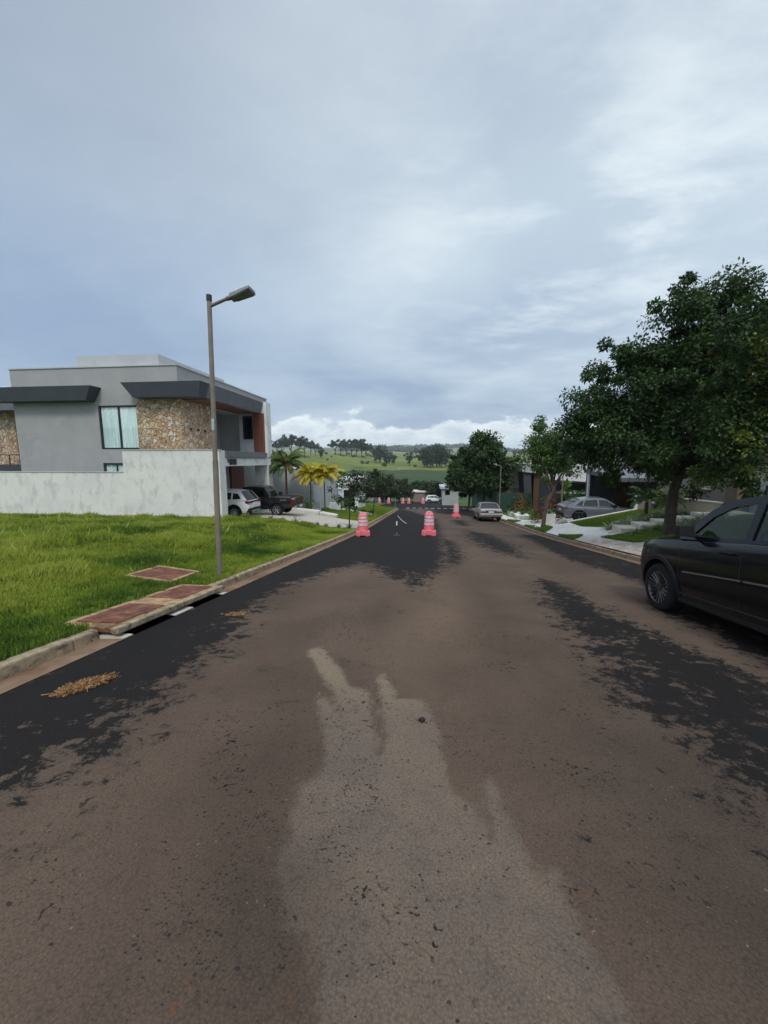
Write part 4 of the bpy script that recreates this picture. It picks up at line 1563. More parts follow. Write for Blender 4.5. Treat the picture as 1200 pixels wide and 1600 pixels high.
# dark SUV in the right foreground, nose downhill
P_DARK = paint('dark grey metallic', (.0028, .0034, .0045), .08, .2, .0, .05, .22, .28)
suv = dict(L=4.42, W=1.82, wr=.352, xf=1.33, xr=-1.31, paint=P_DARK,
    top=[(-2.21, 1.0), (-2.1, 1.08), (-1.6, 1.2), (-.6, 1.17), (.4, 1.13), (.95, 1.1), (1.5, 1.07), (1.9, 1.0), (2.1, .92), (2.21, .76)],
    bot=[(-2.21, .42), (-1.9, .26), (-.9, .23), (.9, .23), (1.8, .24), (2.1, .3), (2.21, .36)],
    wid=[(-2.21, .8), (-2.1, .91), (-1.8, .975), (-1.0, 1.0), (1.3, 1.0), (1.65, .985), (1.9, .93), (2.08, .83), (2.21, .66)],
    cabin=[(-2.02, 1.16), (-1.86, 1.36), (-1.62, 1.58), (-1.0, 1.65), (-.1, 1.67), (.3, 1.62), (.56, 1.5), (.98, 1.1)],
    kinds='bbrrrff', wb=.93, wt=.72,
    wins=[[(-1.62, 1.22), (-1.05, 1.2), (-1.08, 1.53), (-1.42, 1.49)], [(-.97, 1.2), (-.17, 1.175), (-.17, 1.585), (-1.0, 1.555)], [(-.07, 1.17), (.77, 1.145), (.5, 1.41), (.22, 1.54), (-.07, 1.585)]],
    glass=M_CLEAR, glassf=M_CLEAR, rim=M_RIMG, spokes=10, twin=True, mirror=(.68, 1.2), seats=(.1, -.8),
    side=[('door_trim', M_CHROME, .78, -.17, .66, .69, .014, .06), ('door_trim', M_CHROME, -.2, -.95, .72, .75, .014, .04), ('sill_cladding', M_CLAD, .92, -.9, .23, .37, .012), ('sill_trim', M_RIMG, .9, -.9, .37, .39, .016, .03),
          ('door_handle', P_DARK, .16, -.02, .985, 1.025, .035), ('door_handle', P_DARK, -.72, -.9, 1.0, 1.04, .035), ('belt_trim', M_BLACKF, .9, -1.6, 1.105, 1.13, .004, .05)],
    seams=[(-.13, .38, 1.12), (.88, .45, 1.08), (-1.02, .6, 1.15)],
    boxes=[('headlight', M_HEADL, (1.98, 2.1, .5, .72, .8, .9), 'mirror'), ('grille', M_CLAD, (2.14, 2.2, -.45, .45, .68, .82)), ('bumper', M_CLAD, (2.0, 2.235, -.58, .58, .3, .5)),
           ('taillight', M_RED, (-2.19, -2.0, .55, .8, .9, 1.04), 'mirror')])
car('parked_suv', 'dark grey SUV parked at the right kerb, nearest to the camera', 'car', suv, (4.33, 4.50, float(road_z(4.50)) + .01), math.pi / 2, slope_pitch(.112))

# silver sedan on the right side, seen from behind
P_SILV = paint('old silver paint', (.36, .35, .335), .06, .4, .55)
sedan = dict(L=4.45, W=1.68, wr=.3, xf=1.35, xr=-1.2, paint=P_SILV, crown=.025, ws=[(0, .93), (.2, .98), (.45, 1.0), (.62, 1.0), (.9, .96), (1.0, .92)],
    top=[(-2.22, .86), (-2.15, .93), (-1.2, .95), (.9, .92), (2.0, .8), (2.22, .7)],
    bot=[(-2.22, .38), (-2.0, .28), (-.8, .22), (.9, .22), (2.0, .28), (2.22, .36)],
    wid=[(-2.22, .93), (-2.15, .97), (-1.8, 1.0), (1.6, 1.0), (2.05, .96), (2.22, .88)],
    cabin=[(-1.55, .94), (-1.05, 1.32), (-.75, 1.37), (.2, 1.38), (.4, 1.35), (1.0, .92)], kinds='brrrf', wb=.93, wt=.72,
    wins=[[(-1.12, .99), (-.35, .98), (-.35, 1.31), (-.9, 1.28)], [(-.27, .98), (.78, .97), (.35, 1.28), (-.27, 1.31)]],
    glassr=M_TINT, rim=M_RIMG, spokes=8, arch=False, mirror=(.72, .98), mirrorm=M_CLAD, seats=(.1, -.7),
    side=[('door_trim', M_CLAD, 1.9, -2.0, .5, .55, .012), ('door_handle', M_CLAD, -.05, -.2, .78, .81, .02)],
    seams=[(-.31, .3, .92), (.85, .3, .9)],
    boxes=[('taillight', M_RED, (-2.25, -2.1, .36, .76, .66, .8), 'mirror'), ('rear_panel', M_CLAD, (-2.235, -2.15, -.36, .36, .66, .8)), ('number_plate', M_PLATE, (-2.25, -2.236, -.2, .2, .66, .78)),
           ('bumper', P_SILV, (-2.32, -2.1, -.81, .81, .4, .57)), ('bumper_strip', M_CLAD, (-2.335, -2.322, -.8, .8, .47, .5))])
car('silver_sedan', 'old silver sedan parked at the right kerb, seen from behind', 'car', sedan, (4.92, 31.2, float(road_z(31.2)) + .03), math.pi / 2, slope_pitch(.083))

# grey coupe SUV in the driveway
P_GREY = paint('mid grey paint', (.135, .15, .17), .06, .3, .4)
coupe = dict(L=4.3, W=1.78, wr=.34, xf=1.3, xr=-1.28, paint=P_GREY,
    top=[(-2.15, .93), (-2.05, 1.02), (-1.0, .98), (.9, .94), (1.8, .86), (2.05, .78), (2.15, .66)],
    bot=[(-2.15, .42), (-1.9, .27), (-.9, .22), (.9, .22), (1.9, .26), (2.15, .34)],
    wid=[(-2.15, .8), (-2.0, .93), (-1.6, 1.0), (1.4, 1.0), (1.9, .92), (2.15, .7)],
    cabin=[(-2.02, 1.02), (-1.2, 1.4), (-.5, 1.5), (.1, 1.5), (.35, 1.45), (1.1, .96)], kinds='brrrf', wb=.92, wt=.7,
    wins=[[(-1.5, 1.06), (-1.12, 1.03), (-1.0, 1.34), (-1.18, 1.3)], [(-1.04, 1.03), (-.18, 1.01), (-.2, 1.42), (-.92, 1.36)], [(-.1, 1.01), (.88, 1.0), (.35, 1.36), (-.12, 1.42)]],
    rim=M_RIMG, spokes=5, mirror=(.78, 1.03), seats=(.2, -.7),
    side=[('sill_cladding', M_CLAD, .9, -.9, .22, .36, .012), ('door_handle', P_GREY, 0, -.15, .86, .9, .03), ('door_handle', P_GREY, -.85, -1.0, .87, .91, .03), ('door_trim', P_GREY, .85, -1.8, .6, .63, .012)],
    seams=[(-.14, .36, .96), (.88, .4, .92), (-.95, .6, .96)],
    boxes=[('taillight', M_RED, (-2.17, -1.95, .4, .82, .84, .93), 'mirror'), ('light_bar', M_RED, (-2.165, -2.1, -.4, .4, .86, .91)), ('number_plate', M_PLATE, (-2.175, -2.15, -.2, .2, .66, .78)), ('bumper', M_CLAD, (-2.18, -1.95, -.66, .66, .34, .55))])
car('grey_coupe', 'grey sloping-roof SUV nosed into the wooden carport on the right', 'car', coupe, (10.8, 25.6, float(G(10.55, 25.6)) + .04), 0, 0)

# white SUV in the carport on the left, rear towards the street
P_WHITE = paint('white car paint', (.7, .71, .72), .03, .3, 0)
wsuv = dict(L=4.2, W=1.76, wr=.34, xf=1.3, xr=-1.25, paint=P_WHITE,
    top=[(-2.1, .88), (-2.0, .98), (-1.0, 1.0), (.9, .96), (1.8, .9), (2.0, .82), (2.1, .7)],
    bot=[(-2.1, .46), (-1.85, .28), (-.9, .22), (.9, .22), (1.9, .28), (2.1, .34)],
    wid=[(-2.1, .84), (-1.95, .94), (-1.5, 1.0), (1.5, 1.0), (1.9, .93), (2.1, .75)],
    cabin=[(-2.0, 1.0), (-1.82, 1.22), (-1.6, 1.48), (-1.0, 1.56), (.1, 1.57), (.35, 1.52), (1.1, .98)], kinds='bbrrrf', wb=.93, wt=.74,
    wins=[[(-1.66, 1.1), (-1.15, 1.06), (-1.15, 1.42), (-1.45, 1.38)], [(-1.07, 1.06), (-.2, 1.04), (-.2, 1.45), (-1.07, 1.43)], [(-.12, 1.04), (.86, 1.02), (.35, 1.42), (-.12, 1.45)]],
    rim=M_RIMS, spokes=10, mirror=(.78, 1.06), seats=(.2, -.7),
    side=[('sill_cladding', M_CLAD, .9, -.9, .22, .38, .012), ('roof_rail', M_RIMS, .1, .0, .9, .92, .01)],
    seams=[(-.15, .38, 1.0), (-1.0, .6, 1.0)],
    boxes=[('taillight', M_RED, (-2.13, -1.9, .38, .82, .84, .97), 'mirror'), ('light_bar', M_CLAD, (-2.12, -2.0, -.38, .38, .88, .96)), ('number_plate', M_PLATE, (-2.125, -2.1, -.2, .2, .62, .74)),
           ('bumper', M_CLAD, (-2.16, -1.9, -.76, .76, .34, .56)), ('skid_plate', M_RIMS, (-2.18, -2.05, -.5, .5, .36, .43))])
wz = float(G(-11.6, 21.5))
car('white_suv', 'white SUV in the carport beside the white wall, tail toward the street', 'car', wsuv, (-11.95, 21.3, wz + .05), math.pi, 0)

# black pickup beside it
P_BLACK = paint('black car paint', (.010, .010, .012), .1, .22, .2)
pick = dict(L=5.35, W=1.9, wr=.39, xf=1.7, xr=-1.5, paint=P_BLACK, crown=.02,
    top=[(-2.67, 1.12), (-2.6, 1.16), (-.5, 1.15), (.6, 1.14), (1.3, 1.12), (2.4, 1.05), (2.67, .9)],
    bot=[(-2.67, .62), (-2.3, .5), (-.9, .42), (1.2, .42), (2.3, .42), (2.67, .5)],
    wid=[(-2.67, .93), (-2.5, .97), (-1.5, 1.0), (1.8, 1.0), (2.4, .95), (2.67, .8)],
    cabin=[(-1.0, 1.15), (-.88, 1.5), (-.66, 1.78), (-.1, 1.84), (.5, 1.83), (.72, 1.78), (1.35, 1.14)], kinds='bbrrrf', wb=.93, wt=.74,
    wins=[[(-.78, 1.22), (.05, 1.2), (.05, 1.7), (-.6, 1.66)], [(.13, 1.2), (1.1, 1.19), (.7, 1.66), (.13, 1.7)]],
    rim=M_RIMS, spokes=6, twin=True, mirror=(1.0, 1.24), seats=(.5, -.2),
    side=[('side_step', M_CLAD, 1.1, -.85, .4, .47, .05), ('door_handle', M_CHROME, -.1, -.3, 1.02, 1.06, .035), ('door_handle', M_CHROME, .75, .55, 1.02, 1.06, .035), ('badge', M_RIMS, -1.75, -2.15, .99, 1.05, .008)],
    seams=[(-.82, .5, 1.12), (.09, .46, 1.12), (1.2, .5, 1.1)],
    boxes=[('taillight', M_RED, (-2.69, -2.45, .7, .92, .8, 1.08), 'mirror'), ('bumper', M_CHROME, (-2.8, -2.55, -.82, .82, .5, .66)), ('number_plate', M_PLATE, (-2.82, -2.8, -.22, .22, .54, .66)),
           ('bed_cover', M_CLAD, (-2.5, -.95, -.72, .72, 1.165, 1.2)), ('bed_rail', M_CHROME, (-2.4, -.95, .8, .84, 1.19, 1.225), 'mirror'), ('roll_bar', M_CLAD, (-1.3, -1.05, .6, .68, 1.15, 1.42), 'mirror'), ('roof_rail', M_RIMS, (-.5, .5, .62, .66, 1.83, 1.87), 'mirror')])
pk = car('black_pickup', 'black double-cab pickup truck with chrome rear bumper on the driveway', 'pickup truck', pick, (-10.85, 24.2, float(G(-11.0, 24.3)) + .04), math.pi, 0)

# small white vehicles far down the hill
mini = dict(wsuv)
mini['boxes'] = wsuv['boxes'][:1]
car('white_car', 'small white car far down the hill beyond the cross street', 'car', mini, (2.0, 84.5, float(road_z(84.5)) + .05), .15, 0)

# ------------------------------------------------------------------ buildings on the right
M_BEIGE = mat('beige render', lin((176, 166, 152)), .85, .06, 1.2, bmp=.15, dirt=lin((140, 130, 118)), dirt_amt=.4, dirt_scale=.8)
M_BROWNP = mat('brown pillar render', lin((112, 98, 84)), .85, .08, 2, bmp=.15)
M_TAUPE = mat('taupe render', lin((128, 120, 112)), .85, .06, 1.2, bmp=.15)
M_GATE = mat('white gate panel', lin((205, 212, 220)), .5, .04, 2)
M_TILE = mat('pale roof sheet', lin((150, 148, 144)), .7, .08, 1.5, dirt=lin((130, 126, 120)), dirt_amt=.5)

ha = thing('beige_house', 'low beige house with brown pillar and white gate behind the big tree', 'house', (17, 15, -.9))
MB().box(15.2, 26, 4, 22.5, -3.5, 1.75).build('wall', M_BEIGE, ha, True)
MB().box(14.9, 26.3, 3.7, 22.8, 1.753, 1.98).build('roof', M_TILE, ha, True)

fw = thing('front_wall', 'beige garden wall with brown pillars and a white meter box', 'wall', (13.2, 18, -.8))
MB().box(13.15, 13.35, 18.35, 23.5, -3, .98).build('panel', M_TAUPE, fw, True)
MB().box(13.1, 13.4, 18.35, 20.6, .983, 1.04).build('coping', M_LGREY, fw, True)
MB().box(12.75, 13.35, 17.2, 17.85, -3, 1.15).build('pillar', M_BROWNP, fw, True)
MB().box(13.2, 13.5, 14.0, 14.55, -3, 1.1).build('pillar', M_BROWNP, fw, True)
MB().box(13.2, 13.4, 6, 13.9, -3, .95).build('panel', M_BEIGE, fw, True)
mx_ = MB().box(13.06, 13.148, 19.2, 19.85, .22, .9).build('meter_box', M_WHITEP, fw, True)
MB().box(13.04, 13.058, 19.42, 19.62, .62, .8).build('meter', M_BLACKF, mx_, True)
MB().box(13.24, 13.3, 14.6, 17.15, -3, .95).build('gate', M_GATE, fw, True)
MB().box(13.18, 13.22, 16.4, 16.45, -.2, .6).build('handle', M_RIMG, fw, True)
pw = thing('planter_wall', 'low beige planter wall with white coping in the right garden', 'wall', (12, 19, -1))
MB().hexa([(11.6, 18.9, -3), (12.74, 17.9, -3), (12.86, 18.02, -3), (11.72, 19.02, -3)], [(11.6, 18.9, -.18), (12.74, 17.9, -.28), (12.86, 18.02, -.28), (11.72, 19.02, -.18)]).build('panel', M_BEIGE, pw, True)
MB().hexa([(11.57, 18.88, -.18), (12.73, 17.87, -.28), (12.88, 18.04, -.28), (11.72, 19.05, -.18)], [(11.57, 18.88, -.13), (12.73, 17.87, -.23), (12.88, 18.04, -.23), (11.72, 19.05, -.13)]).build('coping', M_WHITEP, pw, True)
sw_ = thing('side_wall', 'grey stub wall with two small white panels beside the wooden carport', 'wall', (12.6, 23.6, -1.4))
MB().box(12.25, 15.5, 23.58, 23.72, -3.2, -.35).build('panel', M_TAUPE, sw_, True)
MB().box(12.15, 12.25, 23.55, 23.75, -3.2, -.33).build('edge', M_WHITEP, sw_, True)
MB().box(13.0, 13.4, 23.52, 23.578, -.9, -.6).build('meter_box', M_WHITEP, sw_, True)

ed = thing('garden_edging', 'thin white concrete edging rising between driveway and garden lawn', 'edging', (10, 23.5, -2))
mb = MB()
xs_ = np.linspace(8.4, 12.14, 9)
for a, b_ in zip(xs_[:-1], xs_[1:]):
    za, zb = float(G(a, 23.3)) + .07, float(G(b_, 23.3)) + .07
    mb.hexa([(a, 23.38, za - .9), (b_, 23.38, zb - .9), (b_, 23.54, zb - .9), (a, 23.54, za - .9)], [(a, 23.38, za), (b_, 23.38, zb), (b_, 23.54, zb), (a, 23.54, za)])
mb.build('kerb_stone', M_CONCW, ed, True)

hb_ = thing('carport_house', 'house with slanted white-edged carport, wooden garage wall and grey panel', 'house', (15, 27, -2))
MB().hexa([(11.25, 23.8, .32), (19, 23.8, .32), (19, 28.9, .72), (11.25, 28.9, .72)], [(11.2, 23.75, .56), (19, 23.75, .56), (19, 28.95, 1.0), (11.2, 28.95, 1.0)]).build('roof', M_MGREY, hb_, True)
MB().box(11.3, 13.1, 28.4, 28.6, -3.2, .68).build('panel', M_DGREY, hb_, True)
MB().box(13.1, 17.5, 28.3, 28.6, -3.2, .68).build('garage_door', M_WOODO, hb_, True)
MB().box(11.3, 11.42, 28.2, 28.38, -3.2, .66).build('post', M_WHITEP, hb_, True)
MB().box(14.2, 19, 24.0, 28.29, -3.2, .3).build('wall', M_DGREY, hb_, True)
MB().box(15.5, 24, 22.9, 33, -3.2, 1.5).build('wall', M_BEIGE, hb_, True)
MB().box(15.2, 24.3, 22.6, 33.3, 1.503, 1.72).build('parapet', M_LGREY, hb_, True)

hd_ = thing('sloped_roof_house', 'pale house with big sloping roof plane behind the small street tree', 'house', (12, 35, -2))
MB().hexa([(10.3, 32.5, -.1), (14.5, 31.5, -.35), (16, 38, -.3), (11, 38, 0)], [(9.9, 32.3, .05), (14.7, 31.2, -.2), (16.5, 38, 2.1), (11.5, 38, 2.4)]).build('roof', M_TILE, hd_, True)
MB().box(10.8, 16, 33.2, 38, -4, -.12).build('wall', M_DGREY, hd_, True)
MB().box(13.6, 14.4, 33.02, 33.19, -3.5, -.5).build('panel', M_BEIGE, hd_, True)
MB().box(10.6, 16, 32.4, 32.5, -1.1, -.95).build('beam', M_LGREY, hd_, True)

hc = thing('angular_house', 'angular house with grey roof edge, leaning dark wall and timber panel', 'house', (11.5, 46, -3))
MB().hexa([(10.6, 43.8, .35), (15.5, 43.8, -.1), (15.5, 50, -.1), (9.9, 50, .6)], [(10.4, 43.6, 1.15), (15.7, 43.6, 1.05), (15.7, 50.2, 1.2), (9.6, 50.2, 1.3)]).build('roof', M_LGREY, hc, True)
MB().box(10.35, 15.75, 43.55, 50.25, 1.203, 1.29).build('coping', M_WHITEP, hc, True)
MB().hexa([(11.3, 44.2, -5), (12.0, 44.2, -5), (12.0, 49, -5), (11.3, 49, -5)], [(10.75, 44.1, .3), (11.6, 44.1, .25), (11.6, 49, .25), (10.75, 49, .3)]).build('wall', M_DGREY, hc, True)
MB().box(12.003, 13.1, 44.3, 49, -5, .1).build('timber_panel', M_WOODO, hc, True)
MB().box(13.1, 15.4, 44.5, 49, -5, 0).build('wall', M_DGREY, hc, True)
MB().box(8.9, 11.2, 46.5, 53, -5.5, .55).build('wall', M_BEIGE, hc, True)
MB().box(8.7, 11.0, 46.3, 53.2, .553, .7).build('parapet', M_BEIGE, hc, True)
MB().box(9.9, 11.0, 46.4, 46.49, -4.6, -1.6).build('door', M_TAUPE, hc, True)

M_HOARD = mat('green hoarding sheet', lin((26, 58, 44)), .7, .12, 2, dirt=lin((40, 68, 56)), dirt_amt=.5)
hf = thing('site_hoarding', 'dark green construction hoarding behind the round street trees', 'fence', (8, 52, -4))
i = 0
for a in np.arange(41.5, 64, 2.5):
    za = float(G(8, a))
    b = MB().box(7.62 + .06 * (i % 2), 7.66 + .06 * (i % 2), a, a + 2.49, za - .3, za + 2.15)
    b.build('sheet', M_HOARD, hf, True)
    i += 1
MB().box(7.8, 11, 41.3, 41.36, float(G(8, 41.5)) - .3, float(G(8, 41.5)) + 2.1).build('sheet', M_HOARD, hf, True)

def bldg(name, label, x0, x1, y0, y1, z0, z1, m, roofm=None, wins=(), over=.3, pz_=.35):
    t = thing(name, label, 'house', ((x0 + x1) / 2, (y0 + y1) / 2, z0))
    MB().box(x0, x1, y0, y1, z0 - 2, z1).build('wall', m, t, True)
    MB().box(x0 - over, x1 + over, y0 - over, y1 + over, z1 + .003, z1 + pz_).build('roof', roofm or m, t, True)
    for a, b_, c, d in wins:
        f = MB().box(a, b_, y0 - .06, y0 - .003, c, d).build('window', M_BLACKF, t, True)
        MB().box(a + .06, b_ - .06, y0 - .075, y0 - .0605, c + .06, d - .06).build('glass', M_TINT, f, True)
    return t
M_WPALE = mat('bright white render', lin((222, 224, 224)), .8, .04, 1.5, dirt=lin((170, 172, 174)), dirt_amt=.4)
bldg('white_house', 'tall pale building with white roof edge left of the round trees', 3.6, 7.0, 82, 92, -8, -4.3, M_GREY, M_LGREY, [(4.2, 5.2, -5.6, -4.6)], .5, .5)
bldg('guard_hut', 'low hut with flat white roof and brick wall behind the far barrels', -2.7, 1.0, 88, 91, -7.6, -5.6, mat('reddish brick', lin((140, 118, 108)), .85, .1, 6), M_WPALE, [], .3, .35)
bldg('grey_side_house', 'plain grey side wall of the next house behind the palms', -17, -9.4, 31.5, 41, -3, .82, M_LGREY, M_LGREY, [(-16, -14.4, -1.4, -.2)], .04, .08)
MB_ = bldg('white_annex', 'small white flat-roofed annex with dark opening right of the grey side wall', -9.0, -7.2, 41, 46, -3.6, -1.0, M_WPALE, M_WPALE, [(-8.8, -7.6, -3.4, -1.6)], .25, .75)
bldg('white_villa', 'long white villa with garage roof beyond the left lawn', -21.5, -12.4, 67, 76, -6.6, -3.4, M_WPALE, M_WPALE, [(-20, -17.4, -5.6, -4.4), (-16, -13.6, -5.8, -4.6)], .4, .5)
bldg('white_villa', 'stepped white villa half hidden by the young trees', -15.0, -8.2, 82, 90, -7.8, -4.3, M_WPALE, M_WPALE, [(-14, -12, -6.2, -5.2), (-11, -9, -6.2, -5.2)], .4, .6)
bldg('white_villa', 'far white house at the left edge of the valley', -30, -22, 74, 82, -6.6, -2.8, M_WPALE, M_WPALE, [(-28, -25, -5.4, -3.8)], .4, .4)
bldg('grey_garage', 'low grey garage in front of the long white villa', -17.5, -12.6, 60, 65.5, -5.8, -4.1, M_MGREY, M_TILE, [(-16.6, -13.4, -5.8, -4.6)], .3, .2)
lw = thing('low_white_wall', 'low white garden wall stepping beside the palm trunks', 'wall', (-9, 33, -2.6))
MB().box(-9.3, -8.6, 30.8, 31.0, -4.2, -1.75).build('panel', M_WPALE, lw, True)
MB().box(-8.58, -7.6, 33.8, 34.0, -4.4, -2.2).build('panel', M_WPALE, lw, True)
pl = thing('driveway_planter', 'low white stepped planter kerb on the far side of the driveway', 'planter', (-8.5, 26.8, -2.6))
for a, b_, c in ((-9.9, -7.6, .32), (-7.59, -6.3, .2)):
    z0_ = float(G(a, 27))
    z1_ = float(G(b_, 27))
    MB().hexa([(a, 26.9, z0_ - .6), (b_, 26.6, z1_ - .6), (b_, 27.3, z1_ - .6), (a, 27.6, z0_ - .6)], [(a, 26.9, z0_ + c), (b_, 26.6, z1_ + c), (b_, 27.3, z1_ + c), (a, 27.6, z0_ + c)]).build('block', M_CONCW, pl, True, bev=.02)
ps_ = thing('garden_strip', 'pale strip of stepping slabs crossing the lawn beyond the driveway', 'paving', (-7.5, 33, -3))
mb = MB()
for k in range(9):
    a = -9.6 + k * .58
    y = 36.2 - k * .36
    z = float(G(a, y))
    mb.box(a, a + .5, y, y + .5, z - .1, z + .035 + .002 * k)
mb.build('slabs', M_CONCW, ps_, True)
# garden steps on the right
stp = thing('garden_steps', 'pale concrete garden steps climbing toward the white gate', 'steps', (9.5, 17.5, -1.4))
for k in range(6):
    x0, y0 = 8.35 + k * .72, 17.55 - k * .14
    z = float(G(x0 + .5, y0)) + .04
    MB().box(x0, x0 + .9, y0 - .55, y0 + .55, z - .5, z + .09, rot=-.12).build('step', M_CONC, stp, True, bev=.01)

# ------------------------------------------------------------------ vegetation
M_BARK = mat('bark', lin((92, 78, 66)), .95, .3, 9, bmp=.8, bscale=30, dirt=lin((60, 50, 42)), dirt_amt=.7, dirt_scale=5)
M_BARKD = mat('dark bark', lin((60, 52, 45)), .95, .3, 9, bmp=.8, bscale=30, dirt=lin((88, 84, 74)), dirt_amt=.5, dirt_scale=5)
L_DARK = leaf_mat('dark green leaves', (.011, .028, .008), (.056, .108, .023), None, trans=.26)
L_MID = leaf_mat('mid green leaves', (.034, .075, .015), (.10, .185, .032), trans=.3)
L_LIME = leaf_mat('yellowing leaves', (.014, .032, .008), (.045, .09, .018), (.15, .18, .025), .57, trans=.32)
L_OLIVE = leaf_mat('olive leaves', (.022, .035, .015), (.055, .075, .028), trans=.25)
L_FAR = leaf_mat('far foliage', (.03, .055, .024), (.06, .09, .036), trans=.2)
L_YEL = leaf_mat('yellow fronds', (.36, .33, .03), (.62, .48, .03), (.5, .26, .05), .66, trans=.3)
L_PALM = leaf_mat('palm fronds', (.05, .10, .02), (.15, .2, .035), (.32, .2, .06), .58, trans=.3)
L_RED = leaf_mat('red croton leaves', (.08, .012, .016), (.2, .03, .03), trans=.3)
L_ORANGE = leaf_mat('orange croton leaves', (.14, .04, .015), (.3, .1, .02), trans=.3)
L_VARI = leaf_mat('variegated leaves', (.14, .2, .09), (.34, .4, .24), trans=.25)
L_STRAP = leaf_mat('strappy leaves', (.03, .06, .02), (.09, .14, .05), trans=.2)
L_SHRUB = leaf_mat('shrub leaves', (.03, .08, .018), (.1, .2, .03), trans=.3)

def leaf_cloud(centers, radii, per, size, seed, name='crown', mat_=None, parent=None, droop=.3, aspect=.5, flat=.75):
    rng = np.random.default_rng(seed)
    centers = np.asarray(centers, float)
    radii = np.asarray(radii, float)
    k = len(centers)
    n = k * per
    ci = np.repeat(np.arange(k), per)
    d = rng.normal(size=(n, 3))
    d /= np.linalg.norm(d, axis=1)[:, None] + 1e-9
    r = rng.random(n) ** .55
    pos = centers[ci] + d * (r * radii[ci])[:, None] * np.array([1, 1, flat])
    # leaf axis: outward + down + random ; normal mostly up
    ax = d * .7 + rng.normal(size=(n, 3)) * .6 + np.array([0, 0, -droop])
    ax /= np.linalg.norm(ax, axis=1)[:, None]
    up = rng.normal(size=(n, 3)) * .55 + np.array([0, 0, 1.0])
    side = np.cross(ax, up)
    side /= np.linalg.norm(side, axis=1)[:, None] + 1e-9
    L = size * rng.uniform(.65, 1.3, n)[:, None]
    w = L * aspect
    nrm = np.cross(side, ax)
    a = pos
    b = pos + ax * L * .45 + side * w * .5 - nrm * w * .12
    c = pos + ax * L - nrm * L * .1
    e = pos + ax * L * .45 - side * w * .5 - nrm * w * .12
    v = np.stack([a, b, c, e], 1).reshape(-1, 3)
    f = np.arange(n * 4).reshape(-1, 4)
    ctint = rng.random(k)
    tint = np.clip(.55 * ctint[ci] + .45 * rng.random(n), 0, 1)
    me = np_mesh(name, v, f, {'tint': np.repeat(tint, 4)})
    o = link_mesh(name, me, mat_, parent)
    return o

def crown_centers(lobes, dens, seed, shell=.55):
    rng = np.random.default_rng(seed)
    cs, rs = [], []
    for (x, y, z, rx, ry, rz) in lobes:
        n = max(3, int(dens * rx * ry * rz))
        for _ in range(n):
            d = rng.normal(size=3)
            d /= np.linalg.norm(d)
            out = rng.random() < .24
            r = rng.uniform(1.0, 1.2) if out else (shell + (1 - shell) * rng.random()) * rng.uniform(.75, 1.08)
            cs.append((x + d[0] * rx * r, y + d[1] * ry * r, z + d[2] * rz * r))
            rs.append(rng.uniform(.35, .6) if out else rng.uniform(.6, 1.25))
    return np.array(cs), np.array(rs)

def tree(name, label, loc, lobes, trunk, tr, leafm, bark, dens=6, per=60, size=.15, cr=.5, seed=1, limbs=10, group=None, cat='tree', aspect=.5, droop=.3, shell=.55, twig=True):
    """lobes relative to loc; trunk: list of points relative to loc"""
    t = thing(name, label, cat, loc, 0, group)
    cs, rs = crown_centers(lobes, dens, seed, shell)
    leaf_cloud(cs, rs * cr, per, size, seed, 'crown', leafm, t, droop, aspect)
    rnd = random.Random(seed)
    mb = MB()
    tp = [Vector(p) for p in trunk]
    n = len(tp)
    rad = [tr * (1.35 if i == 0 else 1 - .35 * i / (n - 1)) for i in range(n)]
    mb.tube(tp, rad, 10)
    fork = tp[-1]
    idx = list(range(len(cs)))
    rnd.shuffle(idx)
    for j in idx[:limbs]:
        c = Vector(cs[j])
        st = fork.lerp(tp[-2], rnd.uniform(0, .5)) if n > 2 else fork
        midp = st.lerp(c, .5) + Vector((rnd.uniform(-.2, .2), rnd.uniform(-.2, .2), rnd.uniform(-.25, .1))) * (c - st).length * .5
        q1 = st.lerp(midp, .5) + Vector((0, 0, .04 * (c - st).length))
        r0 = tr * rnd.uniform(.35, .55)
        mb.tube([st, q1, midp, midp.lerp(c, .6), c], [r0, r0 * .75, r0 * .5, r0 * .3, r0 * .12], 6)
        if twig:
            for _ in range(2):
                k = rnd.choice(idx)
                c2 = Vector(cs[k])
                if (c2 - midp).length < (c - st).length * .8:
                    mb.tube([midp, midp.lerp(c2, .5) + Vector((0, 0, .05)), c2], [r0 * .4, r0 * .25, r0 * .08], 5)
    mb.build('trunk', bark, t, smooth=True)
    return t

def at(x, y, dz_=0.0):
    return (x, y, float(G(x, y)) + dz_)

# big street tree on the right
bx, by = 8.65, 14.5
bz = float(G(bx, by))
def rel(lst, o):
    return [(x - o[0], y - o[1], z - o[2], a, b_, c) for x, y, z, a, b_, c in lst]
lob = [(a, b_, c, r_, r_ * 1.15, r_ * .9) for a, b_, c, r_ in [(5.78, 14.5, 3.11, 1.3), (5.52, 14.8, 2.24, 0.88), (6.94, 15.0, 4.92, 1.09), (6.77, 14.0, 2.19, 1.34), (7.31, 14.5, 3.73, 1.32), (8.51, 15.0, 5.09, 1.39),
       (8.03, 13.7, 2.99, 1.25), (8.29, 14.5, 6.4, 0.98), (9.55, 15.0, 6.94, 0.96), (10.17, 14.5, 7.02, 1.0), (9.92, 15.3, 5.35, 1.47), (10.97, 14.8, 5.39, 1.4), (10.13, 15.3, 3.37, 1.61), (11.59, 15.3, 3.35, 1.59),
       (8.56, 13.9, 1.76, 1.06), (7.02, 14.3, 0.99, 0.7), (10.18, 14.5, 1.55, 1.32), (9.2, 14.8, 4.2, 1.3), (7.4, 14.2, 1.7, 1.0), (6.0, 14.5, 1.55, 0.8), (8.4, 16.2, 3.4, 1.6)]]
